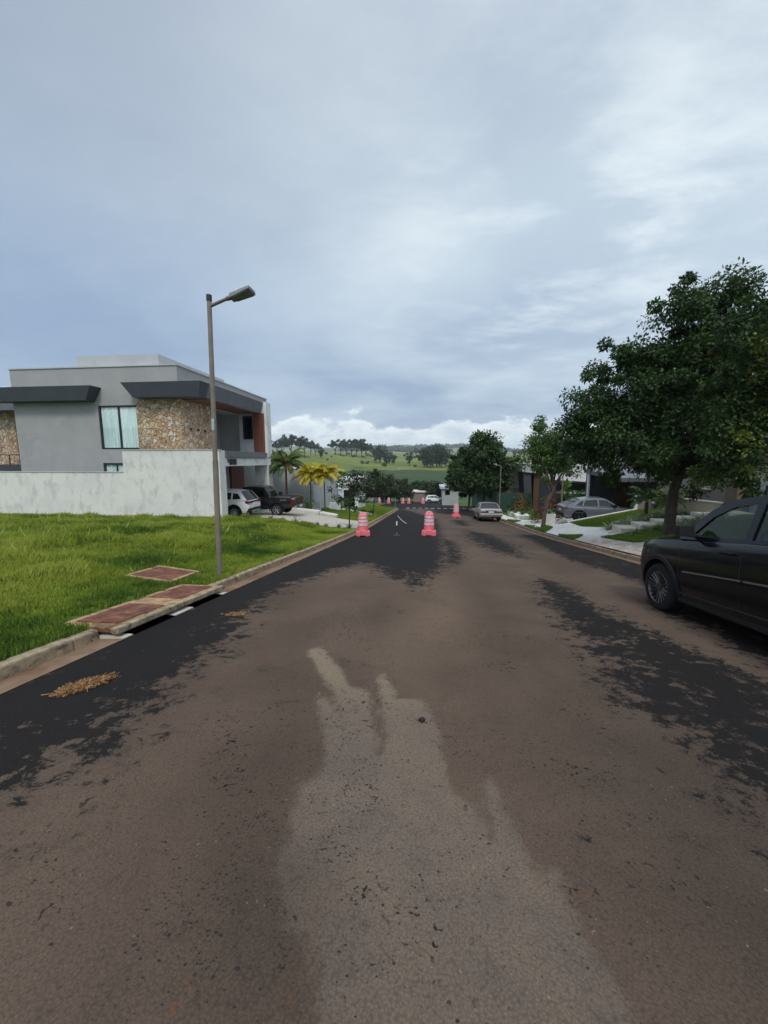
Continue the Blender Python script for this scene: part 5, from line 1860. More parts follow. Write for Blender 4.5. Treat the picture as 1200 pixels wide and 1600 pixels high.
tree('street_tree', 'biggest dark green street tree with thick trunk in front of the beige house', (bx, by, bz), rel(lob, (bx, by, bz)),
     [(0, 0, -.3), (0, 0, .15), (.03, 0, .8), (.05, .02, 1.6), (.25, .05, 2.35)], .2, L_DARK, M_BARKD, dens=13, per=235, size=.13, cr=.48, seed=11, limbs=40, shell=.35, group='street trees on the right')
tx, ty = 9.9, 10.8
tz = float(G(tx, ty))
lob = [(a, b_, c, r_, r_ * 1.15, r_ * .85) for a, b_, c, r_ in [(8.05, 11.2, 5.39, 0.73), (8.82, 11.2, 4.44, 0.97), (7.84, 11.2, 3.2, 0.8), (8.79, 11.2, 2.86, 1.16), (7.61, 11.4, 2.23, 0.6), (8.16, 11.2, 1.72, 0.8), (9.14, 11.2, 1.3, 0.8), (10.08, 11.2, 3.16, 1.46), (10.2, 10.6, 4.6, 1.5), (11, 11, 2.6, 1.5), (7.77, 11.6, 1.2, 0.35)]]
tree('street_tree', 'nearer street tree with yellow-green leaf clusters overhanging the dark SUV', (tx, ty, tz), rel(lob, (tx, ty, tz)),
     [(0, 0, -.3), (0, 0, .1), (.05, 0, 1.0), (.0, .1, 2.0)], .2, L_LIME, M_BARKD, dens=14, per=230, size=.12, cr=.46, shell=.4, seed=23, limbs=24, group='street trees on the right')
sx, sy = 6.8, 22.8
sz = float(G(sx, sy))
lob = [(a, b_, c, r_, r_, r_ * .8) for a, b_, c, r_ in [(6.67, 22.8, 2.9, 1.1), (6.1, 22.8, 1.84, 0.95), (7.39, 23.1, 1.7, 1.1), (6.41, 22.8, 3.7, 0.6), (7.82, 22.8, 1.2, 0.75), (6.71, 22.8, 0.95, 0.7), (7.82, 23.1, 2.63, 0.87)]]
tree('street_tree', 'small bright green street tree leaning over the pavement behind the silver sedan', (sx, sy, sz), rel(lob, (sx, sy, sz)),
     [(0, 0, -.2), (.02, 0, .1), (.08, 0, .9), (.22, 0, 1.7), (.5, .05, 2.2)], .13, L_MID, M_BARK, dens=22, per=150, size=.14, cr=.48, shell=.35, seed=31, limbs=16, group='street trees on the right')
for (x, y, rr, hz_, hh, sd_, lb) in [(6.7, 45, 3.1, 1.0, 3.7, 41, 'dense round dark tree right behind the far pink barrel, nearer of the pair'), (6.3, 56, 3.3, .1, 3.5, 47, 'dense dark tree farther down, left side of the round pair')]:
    z = float(G(x, y))
    lob = [(x, y, hz_, rr * .8, rr * .8, hh * .85), (x - rr * .55, y, hz_ - .8, rr * .5, rr * .6, hh * .5), (x + rr * .5, y, hz_ - .4, rr * .5, rr * .6, hh * .55), (x + .2, y, hz_ + hh * .55, rr * .5, rr * .5, hh * .4), (x, y - 1, hz_ - 1.4, rr * .8, rr * .5, hh * .35)]
    tree('round_tree', lb, (x, y, z), rel(lob, (x, y, z)), [(0, 0, -.3), (0, 0, .2), (.05, 0, 1.5), (0, 0, 2.6)], .2, L_DARK, M_BARKD, dens=5.5, per=110, size=.36, cr=.9, shell=.5, seed=sd_, limbs=12)
# young trees on the left
yx, yy_ = -4.01, 19.97
yz = float(G(yx, yy_))
lob = [(-4.0, 20, .35, .8, .7, .5), (-3.4, 20, -.1, .7, .7, .5), (-4.55, 20, -.05, .45, .5, .5), (-3.7, 20, .75, .6, .6, .3), (-3.9, 20, -.75, .5, .5, .35), (-3.0, 20, .3, .45, .5, .4)]
tree('young_tree', 'thin young tree with sparse dark leaves by the left barrel', (yx, yy_, yz), rel(lob, (yx, yy_, yz)),
     [(0, 0, -.1), (.0, 0, .3), (.03, 0, 1.0), (.0, 0, 1.7), (.1, 0, 2.3)], .04, L_OLIVE, M_BARKD, dens=42, per=34, size=.16, cr=.27, seed=53, limbs=26)
yx, yy_ = -4.5, 33.0
yz = float(G(yx, yy_))
lob = [(-4.9, 33, -.3, 1.5, 1.3, .9), (-3.2, 33, -.6, 1.3, 1.2, .8), (-4.4, 33, .3, 1.0, 1.0, .5), (-5.6, 33, -1.0, .9, .9, .5), (-2.5, 33.5, -1.2, .8, .8, .5)]
tree('young_tree', 'wider olive-green young tree farther along the left kerb', (yx, yy_, yz), rel(lob, (yx, yy_, yz)),
     [(0, 0, -.1), (.05, 0, .5), (.1, 0, 1.4), (0, 0, 2.1)], .05, L_OLIVE, M_BARKD, dens=20, per=36, size=.2, cr=.42, seed=59, limbs=26)
# dark trees at the foot of the hill
for i, (x, y, r, lb) in enumerate([(-8.6, 78, 2.7, 'leftmost of the low dark trees behind the far barrels'), (-5.4, 80, 2.6, 'low dark tree second from left behind the far barrels'), (-1.4, 95, 3.4, 'low dark tree right above the guard hut'),
                                   (1.8, 90, 2.8, 'low dark tree between the guard hut and the small white car'), (-12.6, 77, 2.6, 'dark tree in front of the stepped white villa')]):
    z = float(road_z(y)) - .1
    lob = [(0, 0, 3.0, r, r, 1.6), (-r * .5, 0, 2.4, r * .5, r * .6, 1.2), (r * .6, 0, 2.6, r * .5, r * .6, 1.3), (.4, 0, 4.0, r * .5, r * .5, 1.0)]
    tree('dark_tree', lb, (x, y, z), lob, [(0, 0, -.3), (0, 0, .6), (.1, 0, 1.6)], .16, L_OLIVE, M_BARKD, dens=4.5, per=90, size=.42, cr=.9, seed=70 + i, limbs=6, group='dark trees at the foot of the slope', twig=False)
for i, (x, y, r, hh, lb) in enumerate([(-22.5, 105, 4.2, 7.5, 'dense green tree behind the yellow palm crowns'), (-30, 104, 4.4, 8, 'dense green tree at the left of the valley belt'), (-17, 108, 3.8, 7, 'bushy tree between the yellow palm and the young tree'), (-12, 112, 3.8, 6.2, 'bushy tree of the valley belt above the young tree crown')]):
    z = float(ground_z(np.array(x), np.array(y)))
    lob = [(0, 0, hh * .65, r * .8, r * .8, hh * .33), (-r * .5, 0, hh * .5, r * .5, r * .5, hh * .3), (r * .6, 0, hh * .5, r * .5, r * .6, hh * .25)]
    tree('belt_tree', lb, (x, y, z), lob, [(0, 0, -.3), (0, 0, 1), (.1, 0, 2.4)], .25, L_DARK, M_BARKD, dens=2.4, per=90, size=.6, cr=1.3, seed=90 + i, limbs=6, group='trees of the valley belt', twig=False)

# far trees: four prototypes, copied
def far_proto(name, lobes, seed, hh, tr=.5, per=60, size=1.3, dens=.09, cr=2.4):
    t = thing(name, 'x', 'tree')
    cs, rs = crown_centers(lobes, dens, seed)
    leaf_cloud(cs, rs * cr, per, size, seed, 'crown', L_FAR, t, .1, .7, .6)
    mb = MB()
    mb.tube([(0, 0, -1), (.2, 0, hh * .3), (0, 0, hh * .6)], [tr, tr * .8, tr * .5], 6)
    for c in cs[:7]:
        mb.tube([(0.1, 0, hh * .3), tuple(c)], [tr * .4, tr * .1], 4)
    mb.build('trunk', M_BARKD, t)
    return t
PA = far_proto('spreading_tree', [(0, 0, 14, 8, 7, 3), (-5, 0, 12, 5, 5, 2.4), (5, 0, 12.5, 5, 5, 2.4), (1, 0, 17, 5, 5, 2)], 201, 14)
PB = far_proto('upright_tree', [(0, 0, 11, 5, 5, 6), (-2.5, 0, 8, 3.5, 3.5, 4), (3, 0, 9, 3.5, 3.5, 4.5)], 202, 10)
PC = far_proto('bush', [(0, 0, 1.6, 2.2, 2.2, 1.5), (1.2, 0, 1.0, 1.6, 1.6, 1)], 203, 1.5, tr=.12, per=40, size=.55, dens=1.6, cr=.8)
used = {}
def place_far(proto, x, y, s, label, group, cat='tree', sx_=1.0):
    if id(proto) not in used:
        o = proto
        used[id(proto)] = 1
    else:
        o = proto.copy()
        COL.objects.link(o)
        for c in list(proto.children):
            q = c.copy()
            COL.objects.link(q)
            q.parent = o
    o.location = (x, y, float(ground_z(np.array(float(x)), np.array(float(y)))) - .3)
    o.rotation_euler = (0, 0, random.uniform(0, 6.3))
    s *= 1.35
    o.scale = (s * sx_, s * sx_, s)
    o['label'] = label
    o['category'] = cat
    o['group'] = group
    return o
X = lambda u, y: (u - 665) / 600. * y
for u, y, s in [(428, 470, .78), (436, 480, .85), (452, 465, 1.02), (463, 470, .95), (474, 475, .86), (484, 468, .72), (491, 480, .6)]:
    place_far(PA, X(u, y), y, s, 'spreading tree in the dark cluster on the hill crest left of the palms', 'hilltop trees above the palms')
for u, y, s in [(524, 520, .8), (532, 530, .86), (541, 515, .8), (549, 525, .9), (557, 520, .95), (566, 530, 1.0), (572, 535, .8)]:
    place_far(PA, X(u, y), y, s, 'spreading tree in the row on the crest above the yellow palms', 'crest row of spreading trees')
for u, y, s in [(588, 450, .85), (594, 460, 1.05), (602, 455, .8), (609, 450, .7), (615, 450, .55)]:
    place_far(PB, X(u, y), y, s, 'tree in the clump on the pasture right of the crest row', 'mid pasture clump')
for u, y, s in [(663, 392, .86), (668, 396, 1.0), (675, 390, 1.05), (682, 398, 1.1), (689, 394, 1.0), (696, 398, .9), (672, 404, 1.0), (686, 405, 1.05)]:
    place_far(PB, X(u, y), y, s, 'tall tree in the dense grove left of the round street tree', 'pasture grove')
rb_ = random.Random(5)
for k in range(46):
    y = rb_.uniform(400, 640)
    u = rb_.uniform(500, 720)
    place_far(PC, X(u, y), y, rb_.uniform(.35, 1.1), 'small dark bush scattered on the bright pasture', 'bushes on the pasture', 'bush')
for u, y, s in [(640, 430, 1.0), (650, 900, 1.2), (712, 420, .7), (718, 430, .6), (500, 420, .8), (812, 700, 1.1), (820, 720, 1.2), (806, 730, 1.0), (798, 700, .9)]:
    place_far(PB, X(u, y), y, s * .7, 'lone small tree standing on the open pasture', 'lone pasture trees')
# palms far
def blob_wood(name, label, segs, seed):
    rnd = random.Random(seed)
    mb = MB()
    for x0, y0, x1, y1, n, h in segs:
        for i in range(n):
            u = i / max(1, n - 1)
            x, y = x0 + (x1 - x0) * u + rnd.uniform(-6, 6), y0 + (y1 - y0) * u + rnd.uniform(-25, 25)
            z = float(ground_z(np.array(x), np.array(y)))
            s = rnd.uniform(.75, 1.15)
            mb.blob((x, y, z + h * .5 * s), (h * .5, h * .5, h * .56 * s), rnd.random(), 2, .35)
    return tag(mb.build(name, L_FARWOOD), label, kind='stuff')
L_FARWOOD = mat('far wood foliage', (.035, .055, .03), .95, .5, .15, bmp=.5, bscale=.6)
blob_wood('forest', 'dark wood on the far ridge below the clouds', [(-330, 1500, -25, 1560, 120, 17), (-320, 1540, -40, 1590, 100, 20), (-60, 2300, 320, 2300, 80, 22), (330, 2200, 800, 2100, 80, 18), (250, 900, 420, 930, 50, 8), (-700, 900, -330, 800, 60, 10)], 3)

# ------------------------------------------------------------------ palms
def frond(vs, fs, tints, base, az, el, L, rnd, nleaf=22, wl=.28, curl=1.4, tint=.5):
    # rachis
    p = Vector(base)
    pts = []
    e = el
    n = 12
    for i in range(n + 1):
        pts.append(p.copy())
        d = Vector((math.cos(az) * math.cos(e), math.sin(az) * math.cos(e), math.sin(e)))
        p = p + d * (L / n)
        e -= curl / n
    side = Vector((-math.sin(az), math.cos(az), 0))
    for i in range(nleaf):
        u = .12 + .88 * i / (nleaf - 1)
        q = u * n
        a = pts[min(int(q), n - 1)].lerp(pts[min(int(q) + 1, n)], q - int(q))
        d = (pts[min(int(q) + 1, n)] - pts[min(int(q), n - 1)]).normalized() if q < n else d
        ll = wl * (1.0 - .65 * abs(u - .45) / .55) * rnd.uniform(.85, 1.15)
        for sg in (-1, 1):
            dr = (side * sg + d * .7 + Vector((0, 0, -.35 + rnd.uniform(-.2, .1)))).normalized()
            w = d * .04 * (L / 1.5)
            k = len(vs)
            m1 = a + dr * ll * .5
            tip = a + dr * ll + Vector((0, 0, -ll * .25))
            vs += [tuple(a - w * .4), tuple(m1 - w), tuple(tip), tuple(m1 + w)]
            fs.append((k, k + 1, k + 2, k + 3))
            tints += [tint] * 4
    return pts

def palm(name, label, loc, h, L, nf, leafm, r=.07, seed=1, trunks=((0, 0, 0),), wl=.4, el0=1.35, group=None):
    t = thing(name, label, 'palm', loc, 0, group)
    rnd = random.Random(seed)
    vs, fs, ti = [], [], []
    mb = MB()
    ra = MB()
    for (tx_, ty_, lean) in trunks:
        top = Vector((tx_ + lean, ty_, h * rnd.uniform(.95, 1.03)))
        mb.tube([(tx_, ty_, -.2), (tx_ + lean * .3, ty_, h * .5), tuple(top)], [r * 1.3, r, r * .8], 8)
        for k in range(nf):
            az = k * 2.4 + rnd.uniform(-.3, .3)
            el = el0 - 1.3 * (k / nf) + rnd.uniform(-.1, .1)
            pts = frond(vs, fs, ti, top, az, el, L * rnd.uniform(.85, 1.1), rnd, 24, wl, 1.5, rnd.random())
            ra.tube(pts[::2], [.014 * L] * 5 + [.006 * L] * (len(pts[::2]) - 5), 4)
    me = np_mesh('crown', np.array(vs), np.array(fs), {'tint': np.array(ti)})
    link_mesh('crown', me, leafm, t)
    ra.build('rachis', leafm, t)
    mb.build('trunk', M_BARK, t, smooth=True)
    return t
M_BARK.use_fake_user = True
palm('yellow_palm', 'yellow palm with drooping golden fronds, left one of the two', at(-8.9, 29.2), 3.0, 1.6, 24, L_YEL, .05, 3, wl=.5)
palm('yellow_palm', 'yellow palm with drooping golden fronds, right one of the two', at(-7.9, 29.6), 3.1, 1.7, 26, L_YEL, .05, 4, wl=.5)
palm('green_palm', 'taller green palm with browning tips behind the black pickup', at(-10.7, 28.8), 3.6, 2.0, 24, L_PALM, .09, 5, wl=.5)
palm('dwarf_palm', 'small feathery palm by the grey stub wall, left of two', at(10.6, 19.6), .95, 1.0, 15, L_PALM, .09, 6, wl=.3)
palm('dwarf_palm', 'small feathery palm beside the big tree trunk, right of two', at(10.9, 18.5), .95, 1.0, 15, L_PALM, .09, 7, wl=.3)
palm('distant_palm', 'tall thin palm rising above the young trees in the valley', (X(611, 78), 78.0, -7.6), 6.2, 1.2, 12, L_OLIVE, .09, 8, wl=.4)

# ------------------------------------------------------------------ shrubs
def strap_plant(name, label, loc, n, L, leafm, seed, group=None, cat='plant', up=1.1, w=.03):
    rnd = random.Random(seed)
    vs, fs, ti = [], [], []
    for k in range(n):
        az = rnd.uniform(0, 6.28)
        e = rnd.uniform(.35, up + .35)
        p = Vector((rnd.uniform(-.05, .05), rnd.uniform(-.05, .05), 0))
        l = L * rnd.uniform(.6, 1.1)
        s = Vector((-math.sin(az), math.cos(az), 0))
        tn = rnd.random()
        m_ = 4
        k0 = len(vs)
        for i in range(m_ + 1):
            ww = w * (1 - (i / m_) ** 2) + .001
            vs += [tuple(p - s * ww), tuple(p + s * ww)]
            ti += [tn, tn]
            p = p + Vector((math.cos(az) * math.cos(e), math.sin(az) * math.cos(e), math.sin(e))) * l / m_
            e -= .38
        for i in range(m_):
            fs.append((k0 + 2 * i, k0 + 2 * i + 1, k0 + 2 * i + 3, k0 + 2 * i + 2))
    me = np_mesh(name, np.array(vs), np.array(fs), {'tint': np.array(ti)})
    o = link_mesh(name, me, leafm)
    o.location = loc
    return tag(o, label, cat, group)

def bush(name, label, loc, r, leafm, seed, size=.1, dens=20, per=30, cr=.3, group=None):
    lob = [(0, 0, r[2] * .6, r[0] * .8, r[1] * .8, r[2] * .5), (r[0] * .4, 0, r[2] * .4, r[0] * .5, r[1] * .6, r[2] * .4), (-r[0] * .4, .1, r[2] * .5, r[0] * .5, r[1] * .5, r[2] * .45)]
    cs, rs = crown_centers(lob, dens / max(.2, r[0] * r[1] * r[2]) if False else dens, seed, .3)
    o = leaf_cloud(cs, rs * cr, per, size, seed, name, leafm, None, -.2, .45, .9)
    o.location = loc
    return tag(o, label, 'shrub', group)

rs_ = random.Random(77)
for k in range(11):
    x = -10.2 + k * .62 + rs_.uniform(-.1, .1)
    y = 20.15 - (.35 if k < 4 else 0) + rs_.uniform(-.1, .1)
    strap_plant('strappy_plant', 'grey-green strappy plant in the row between lawn and driveway', at(x, y - (.2 if x < -9.5 else 0)), 26, rs_.uniform(.34, .6), L_STRAP, 300 + k, 'strappy plants along the driveway', w=.022)
spots = []
for row, (xa, ya, xb, yb, n_) in enumerate([(8.3, 18.25, 12.4, 18.75, 13), (8.7, 18.8, 12.6, 19.35, 12), (9.6, 19.4, 12.4, 19.9, 8), (8.3, 15.9, 11.6, 16.55, 11), (9.3, 15.4, 11.4, 15.9, 6)]):
    for k in range(n_):
        u = k / (n_ - 1)
        spots.append((xa + (xb - xa) * u + rs_.uniform(-.1, .1), ya + (yb - ya) * u + rs_.uniform(-.12, .12)))
for k, (x, y) in enumerate(spots):
    strap_plant('variegated_plant', 'pale striped bedding plant edging the right garden steps', at(x, y), 46, rs_.uniform(.42, .66), L_VARI, 400 + k, 'pale bedding plants by the garden steps', w=.019)
bush('croton', 'deep red croton shrub behind the trunk of the small street tree', at(8.6, 27.5), (1.0, .8, 1.6), L_RED, 501, .2, 16, 26, .3)
bush('croton', 'crimson croton shrub between lamp post and small street tree', at(9.9, 30.6), (.9, .8, 1.9), L_RED, 502, .2, 16, 26, .3)
bush('croton', 'orange-red croton shrub by the timber panel of the angular house', at(8.8, 36), (1.0, .8, 2.0), L_ORANGE, 503, .22, 14, 26, .34)
bush('croton', 'small magenta cordyline against the taupe garden wall', at(12.3, 19.3), (.4, .4, .9), L_RED, 504, .22, 60, 26, .2)
bush('hedge_shrub', 'leafy green shrub to the right of the silver sedan', at(7.9, 28.3), (.9, .9, .95), L_SHRUB, 505, .12, 30, 40, .26)
bush('hedge_shrub', 'low flowering bedding shrub beside the white planters', at(8.0, 33.5), (1.4, 1.0, .9), L_SHRUB, 506, .12, 18, 40, .26)
bush('banana_shrub', 'large-leaved green shrub left of the white carport post', at(10.6, 29.3), (1.1, .9, 2.3), L_SHRUB, 507, .42, 8, 22, .35)
bush('banana_shrub', 'broad dark green shrub behind the right lamp post', at(9.5, 29.6), (.9, .9, 1.6), L_DARK, 508, .35, 10, 26, .35)
bush('hedge_shrub', 'dark shrub mass below the timber panel', at(9.6, 40), (1.4, 1.4, 1.6), L_DARK, 509, .2, 10, 40, .35)
bush('hedge_shrub', 'orange tinged low shrub at the pavement edge by the sedan', at(7.45, 26.6), (.35, .35, .4), L_ORANGE, 510, .1, 160, 20, .14)
bush('leafy_shrub', 'round green shrub at the foot of the yellow palms', at(-8.9, 28.4), (.5, .5, 1.1), L_SHRUB, 511, .12, 70, 36, .2)
bush('leafy_shrub', 'yellow-green shrub in the lawn right of the palm trunks', at(-8.1, 39), (1.1, .9, 1.1), L_MID, 512, .16, 20, 36, .26)
for k in range(6):
    bush('leafy_shrub', 'small clipped shrub in the row along the pale stepping strip', at(-8.6 + k * .78, 35.2 - k * .36), (.25, .25, .4), L_DARK, 520 + k, .1, 260, 20, .12, 'shrubs along the stepping strip')
for k, (x, y, s, lb) in enumerate([(7.9, 25.3, 1, 'square white planter with spiky pale plant behind the small street tree'), (7.75, 31.5, .8, 'low white planter right of the silver sedan'), (7.9, 34.5, .8, 'far low white planter in the right garden')]):
    t = thing('planter', lb, 'planter', at(x, y))
    hh = .75 if k == 0 else .35
    w = .32 if k == 0 else .55
    MB().hexa([(-w * .8, -w * .8, -.1), (w * .8, -w * .8, -.1), (w * .8, w * .8, -.1), (-w * .8, w * .8, -.1)], [(-w, -w, hh), (w, -w, hh), (w, w, hh), (-w, w, hh)]).build('pot', M_CONCW, t, bev=.02)
    p = strap_plant('spiky_plant', None, (0, 0, hh), 50, .55 if k == 0 else .35, L_VARI if k == 0 else L_SHRUB, 600 + k, w=.03)
    for key in ('category', 'label'):
        if key in p:
            del p[key]
    p.parent = t

# ------------------------------------------------------------------ grass
def grass_mat():
    m = bpy.data.materials.new('grass blades')
    m.use_nodes = True
    t = m.node_tree
    b = t.nodes['Principled BSDF']
    a = t.nodes.new('ShaderNodeAttribute')
    a.attribute_name = 'tint'
    c = ramp(t, a.outputs['Fac'], [(0, (.045, .095, .015)), (.35, (.135, .215, .028)), (.7, (.31, .37, .045)), (.93, (.38, .42, .075)), (1, (.42, .36, .17))])
    t.links.new(c, b.inputs['Base Color'])
    b.inputs['Roughness'].default_value = .6
    b.inputs['Specular IOR Level'].default_value = .3
    tl = t.nodes.new('ShaderNodeBsdfTranslucent')
    t.links.new(c, tl.inputs[0])
    ms = t.nodes.new('ShaderNodeMixShader')
    ms.inputs[0].default_value = .35
    t.links.new(b.outputs[0], ms.inputs[1])
    t.links.new(tl.outputs[0], ms.inputs[2])
    t.links.new(ms.outputs[0], t.nodes['Material Output'].inputs[0])
    return m
M_GRASS = grass_mat()

def blades(name, label, x, y, h, w, tint, seed, zf=None, lean=.5):
    rng = np.random.default_rng(seed)
    n = len(x)
    z = (zf or (lambda a, b: G(a, b)))(x, y)
    az = rng.uniform(0, 2 * np.pi, n)
    la = rng.uniform(0, 2 * np.pi, n)
    ln = rng.random(n) * lean * h
    sx, sy = np.cos(az) * w, np.sin(az) * w
    mx_, my_ = x + np.cos(la) * ln * .3, y + np.sin(la) * ln * .3
    tx_, ty_ = x + np.cos(la) * ln, y + np.sin(la) * ln
    v = np.stack([np.stack([x - sx, y - sy, z - .02], 1), np.stack([x + sx, y + sy, z - .02], 1), np.stack([mx_ + sx * .7, my_ + sy * .7, z + h * .55], 1), np.stack([tx_, ty_, z + h * .95], 1)], 1).reshape(-1, 3)
    f = np.arange(n * 4).reshape(-1, 4)
    me = np_mesh(name, v, f, {'tint': np.repeat(np.clip(tint, 0, 1), 4)})
    return tag(link_mesh(name, me, M_GRASS), label, kind='stuff')

def scatter(n, x0, x1, y0, y1, seed, dens_near=True):
    rng = np.random.default_rng(seed)
    # more blades close to the camera: y drawn with 1/y density
    if dens_near:
        u = rng.random(n)
        y = np.exp(np.log(y0 + 2) + u * (np.log(y1 + 2) - np.log(y0 + 2))) - 2
    else:
        y = rng.uniform(y0, y1, n)
    x = rng.uniform(x0, x1, n)
    return x, y, rng
x, y, rng = scatter(950000, -24, KL - .08, 1.0, 20.2, 1)
vis = (x > -(y * 1.25 + 3.0))
jx = (fbm(x * 9, y * 9, 3, 61) - .5) * .34
ok = vis & ~((x + jx > -4.12) & (y > DR0 - .02 + jx * .5) & (y < DR1 + .02)) & ~((x + jx > -5.24) & (x + jx < -4.3) & (y - jx > 5.96) & (y + jx < 6.92)) & ~((x < -9.9) & (y > 17.7))
ok &= ~((x < -3.85) & (x > -4.35) & (y > 3.75) & (y < 5.2) & (fbm(x * 6, y * 6, 3, 4) > .5))
x, y = x[ok], y[ok]
d = KL - x
rough_ = ss(d + (fbm(x * .8, y * .8, 3, 31) - .5) * 1.6, 1.1, 2.6)           # overgrown plot behind the mown strip
clump = fbm(x * 1.5, y * 1.5, 4, 8)
h = .045 + .03 * rng.random(len(x)) + rough_ * (.04 + .15 * ss(clump, .42, .7)) * rng.uniform(.5, 1.2, len(x))
h += ss(y, 16.6, 17.8) * (x < -9.8) * .16 * rng.random(len(x))
h += (ss(d, .3, .0)) * .015
tall = (rng.random(len(x)) < .006 * rough_)
h = np.where(tall, h * 1.6, h)
w = .0026 + .00038 * y
tint = .50 + .18 * (rng.random(len(x)) - .5) * 2 + (fbm(x * .7 + 40, y * .7, 5, 12) - .5) * 1.5 + (fbm(x * 5, y * 5, 3, 18) - .5) * .5 + .10 * rough_ + .1 * ss(clump, .5, .7) * rough_
tint = np.clip(tint, 0, .86)
tint = np.where(tall, .95, tint)
blades('grass', 'bright green mown and overgrown grass of the empty plot on the left', x, y, h, w, tint, 2)
x, y, rng = scatter(120000, -13, KL - .15, 26.6, 52, 3, False)
ok = ~((x > KL - 2.4) & (y > 50.4)) & ~((y < 28.0) & (x < -6.2))
x, y = x[ok], y[ok]
blades('grass', 'mown grass beyond the stone driveway on the left', x, y, .05 + .04 * rng.random(len(x)), np.full(len(x), .02), .35 + .25 * rng.random(len(x)) + (fbm(x * .4, y * .4, 3, 2) - .5) * .5, 4)
x, y, rng = scatter(150000, KR + .16, 13.1, 12, 23.4, 5, False)
pav = np.array([(6.17, -8), (6.17, 52), (7.3, 52), (7.4, 30.2), (8.3, 29.6), (12.5, 29.4), (12.5, 23.62), (8.5, 23.62), (8.2, 21), (8.75, 18.9), (8.75, 8), (8.4, -8)])
islands = [[(6.17, 20.2), (6.17, 24.6), (7.1, 23.2), (7.2, 22.2)], [(6.17, 16.4), (6.17, 18.4), (7.0, 17.6)], [(7.35, 14.2), (7.2, 16.4), (8.8, 16.6), (8.8, 14.0)], [(6.17, 27.0), (6.17, 29.5), (7.0, 28.6)]]
inp = sdist(x[None], y[None], pav)[0] > -.03
isl = np.zeros(len(x), bool)
for p in islands:
    isl |= sdist(x[None], y[None], p)[0] > 0
ok = (~inp) & (sdist(x[None], y[None], [(8.3, 17.0), (8.3, 18.2), (12.8, 17.4), (12.8, 16.0)])[0] < 0)
x, y = x[ok], y[ok]
blades('grass', 'trimmed dark green lawn of the right garden', x, y, .04 + .03 * rng.random(len(x)), np.full(len(x), .009), .18 + .3 * rng.random(len(x)), 6)
for k, p in enumerate(islands):
    lbl = ['grass island round the small street tree on the white pavement', 'small wedge of grass cut into the white pavement', 'grass strip at the foot of the big tree', 'yellowish grass patch beside the silver sedan'][k]
    s_ = sheet('turf', p, .045, M_LAWN, .4, lbl)
    pa = np.array(p)
    rng = np.random.default_rng(700 + k)
    n = int(9000)
    x = rng.uniform(pa[:, 0].min(), pa[:, 0].max(), n)
    y = rng.uniform(pa[:, 1].min(), pa[:, 1].max(), n)
    ok = sdist(x[None], y[None], p)[0] > .02
    x, y = x[ok], y[ok]
    blades('grass', 'short blades of the ' + lbl, x, y, .05 + .04 * rng.random(len(x)), np.full(len(x), .011), .22 + .3 * rng.random(len(x)) + (.25 if k == 3 else 0), 8, zf=lambda a, b: G(a, b) + .045)

# ------------------------------------------------------------------ small things on the road
M_STRAW = leaf_mat('dry straw', (.15, .07, .028), (.42, .24, .1), trans=.15)
def straw(name, label, cx, cy, rx_, ry_, rot, n, seed, hh=.05):
    rng = np.random.default_rng(seed)
    r = rng.random(n) ** .6
    a = rng.uniform(0, 2 * np.pi, n)
    r = r * (.7 + .5 * vnoise(a * 1.6 + 50, a * 0 + seed, 9)) + (rng.random(n) < .04) * rng.random(n) * .6
    u, v_ = r * np.cos(a) * rx_, r * np.sin(a) * ry_
    x = cx + u * math.cos(rot) - v_ * math.sin(rot)
    y = cy + u * math.sin(rot) + v_ * math.cos(rot)
    z0 = road_z(y) + .03 * (1 - ((x - 1.2) / 4.6) ** 2) + .002 + hh * .22 * rng.random(n) * np.clip(1 - r ** 2, 0, 1)
    az = rng.uniform(0, 2 * np.pi, n)
    L = rng.uniform(.015, .08, n)
    w = rng.uniform(.0008, .0028, n)
    dx, dy = np.cos(az), np.sin(az)
    A_ = np.stack([x - dy * w, y + dx * w, z0], 1)
    B_ = np.stack([x + dy * w, y - dx * w, z0 + .002], 1)
    C_ = np.stack([x + dx * L + dy * w, y + dy * L - dx * w, z0 + rng.uniform(0, .02, n)], 1)
    D_ = np.stack([x + dx * L - dy * w, y + dy * L + dx * w, z0 + rng.uniform(0, .02, n)], 1)
    v = np.stack([A_, B_, C_, D_], 1).reshape(-1, 3)
    o3 = np.array([cx, cy, float(road_z(cy))])
    me = np_mesh(name, v - o3, np.arange(n * 4).reshape(-1, 4), {'tint': np.repeat(rng.random(n), 4)})
    o = link_mesh(name, me, M_STRAW)
    o.location = o3
    return o
tag(straw('straw_heap', '', -2.77, 2.66, .17, .075, 1.1, 2800, 1), 'matted heap of dry orange straw on the black asphalt at left', 'straw heap')
tag(straw('straw_heap', '', -2.55, 4.75, .12, .06, .4, 260, 2, .02), 'little scrap of dry straw on the asphalt near the drain', 'straw heap')
M_DEB = mat('dark crumb', (.014, .011, .01), .9, .3, 20)
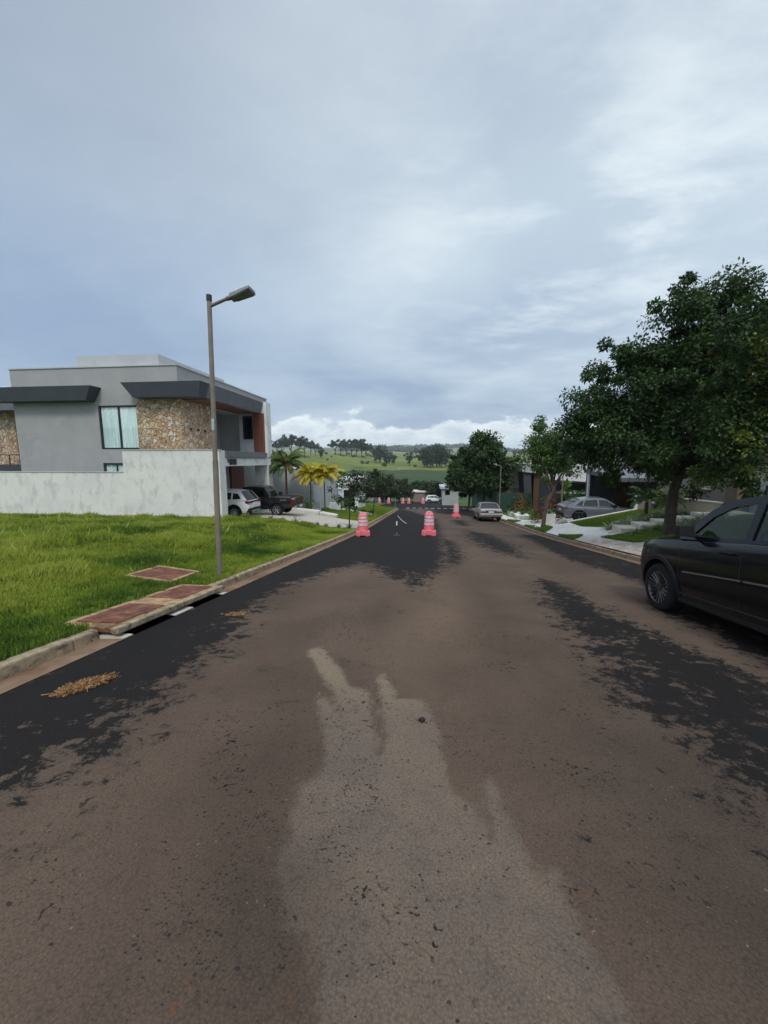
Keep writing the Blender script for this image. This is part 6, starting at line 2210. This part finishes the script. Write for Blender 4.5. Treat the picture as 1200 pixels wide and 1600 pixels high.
def crumbs(name, label, n, seed, areas, sz):
    rnd = random.Random(seed)
    mb = MB()
    hubs = []
    for _ in range(n // 14):
        cx, cy, sx_, sy_ = rnd.choice(areas)
        hubs.append((rnd.gauss(cx, sx_), rnd.gauss(cy, sy_), rnd.uniform(0, 3.1), rnd.uniform(.03, .12)))
    for _ in range(n):
        hx, hy, ha_, hr = rnd.choice(hubs)
        u_, w_ = rnd.gauss(0, hr), rnd.gauss(0, hr * .35)
        x, y = hx + u_ * math.cos(ha_) - w_ * math.sin(ha_), hy + u_ * math.sin(ha_) + w_ * math.cos(ha_)
        if x < -3.2 or x > 5.6 or y < .4:
            continue
        z = float(road_z(y)) + .03 * (1 - ((x - 1.2) / 4.6) ** 2)
        s = sz * (.25 + 1.5 * rnd.random() ** 3)
        m_ = 5
        a0 = rnd.uniform(0, 6)
        ring = [(x + s * rnd.uniform(.5, 1.1) * math.cos(a0 + q * 1.2566), y + .6 * s * rnd.uniform(.5, 1.1) * math.sin(a0 + q * 1.2566), z + .001) for q in range(m_)]
        mb.add(ring + [(x, y, z + s * .2)], [(q, (q + 1) % m_, m_) for q in range(m_)])
    return tag(mb.build(name, M_DEB), label, kind='stuff')
crumbs('litter', 'small dark crumbs of earth scattered over the dusty road', 2600, 4, [(-.5, 2.3, .25, .5), (-.9, 1.5, .25, .25), (-.35, 1.9, .12, .2), (-.3, 1.2, .2, .2), (-.8, 1.15, .15, .15), (.5, 2.6, .3, .8), (.9, 2.1, .35, .5), (-.4, 2.9, .12, .3), (.2, 1.6, .6, .6)], .0058)
cl = MB().blob((0, 0, .012), (.02, .017, .016), 3, 2, .3).build('earth_clod', M_DEB)
cl.location = (.0, 2.47, float(road_z(2.47)) + .03)
tag(cl, 'dark clod of earth on the pale patch in mid road', 'clod')
bag = MB().blob((0, 0, .12), (.2, .16, .14), 8, 3, .3).build('plastic_bag', mat('white plastic film', (.6, .62, .64), .3, .1, 9), smooth=True)
bag.location = at(6.45, 22.6)
tag(bag, 'white plastic bag on the ground by the small street tree', 'bag')

# ------------------------------------------------------------------ air
hz = bpy.data.materials.new('haze air')
hz.use_nodes = True
hz.node_tree.nodes.clear()
_pv = hz.node_tree.nodes.new('ShaderNodeVolumePrincipled')
_pv.inputs['Color'].default_value = (.9, .95, 1.0, 1)
_pv.inputs['Density'].default_value = .00020
_pv.inputs['Anisotropy'].default_value = .2
_ho = hz.node_tree.nodes.new('ShaderNodeOutputMaterial')
hz.node_tree.links.new(_pv.outputs[0], _ho.inputs['Volume'])
haze = MB().box(-2700, 2700, -340, 2800, -24, 150).build('haze', hz)
tag(haze, 'thin moist air that pales the far hills', kind='stuff')
S.cycles.volume_bounces = 0
S.cycles.volume_max_steps = 64
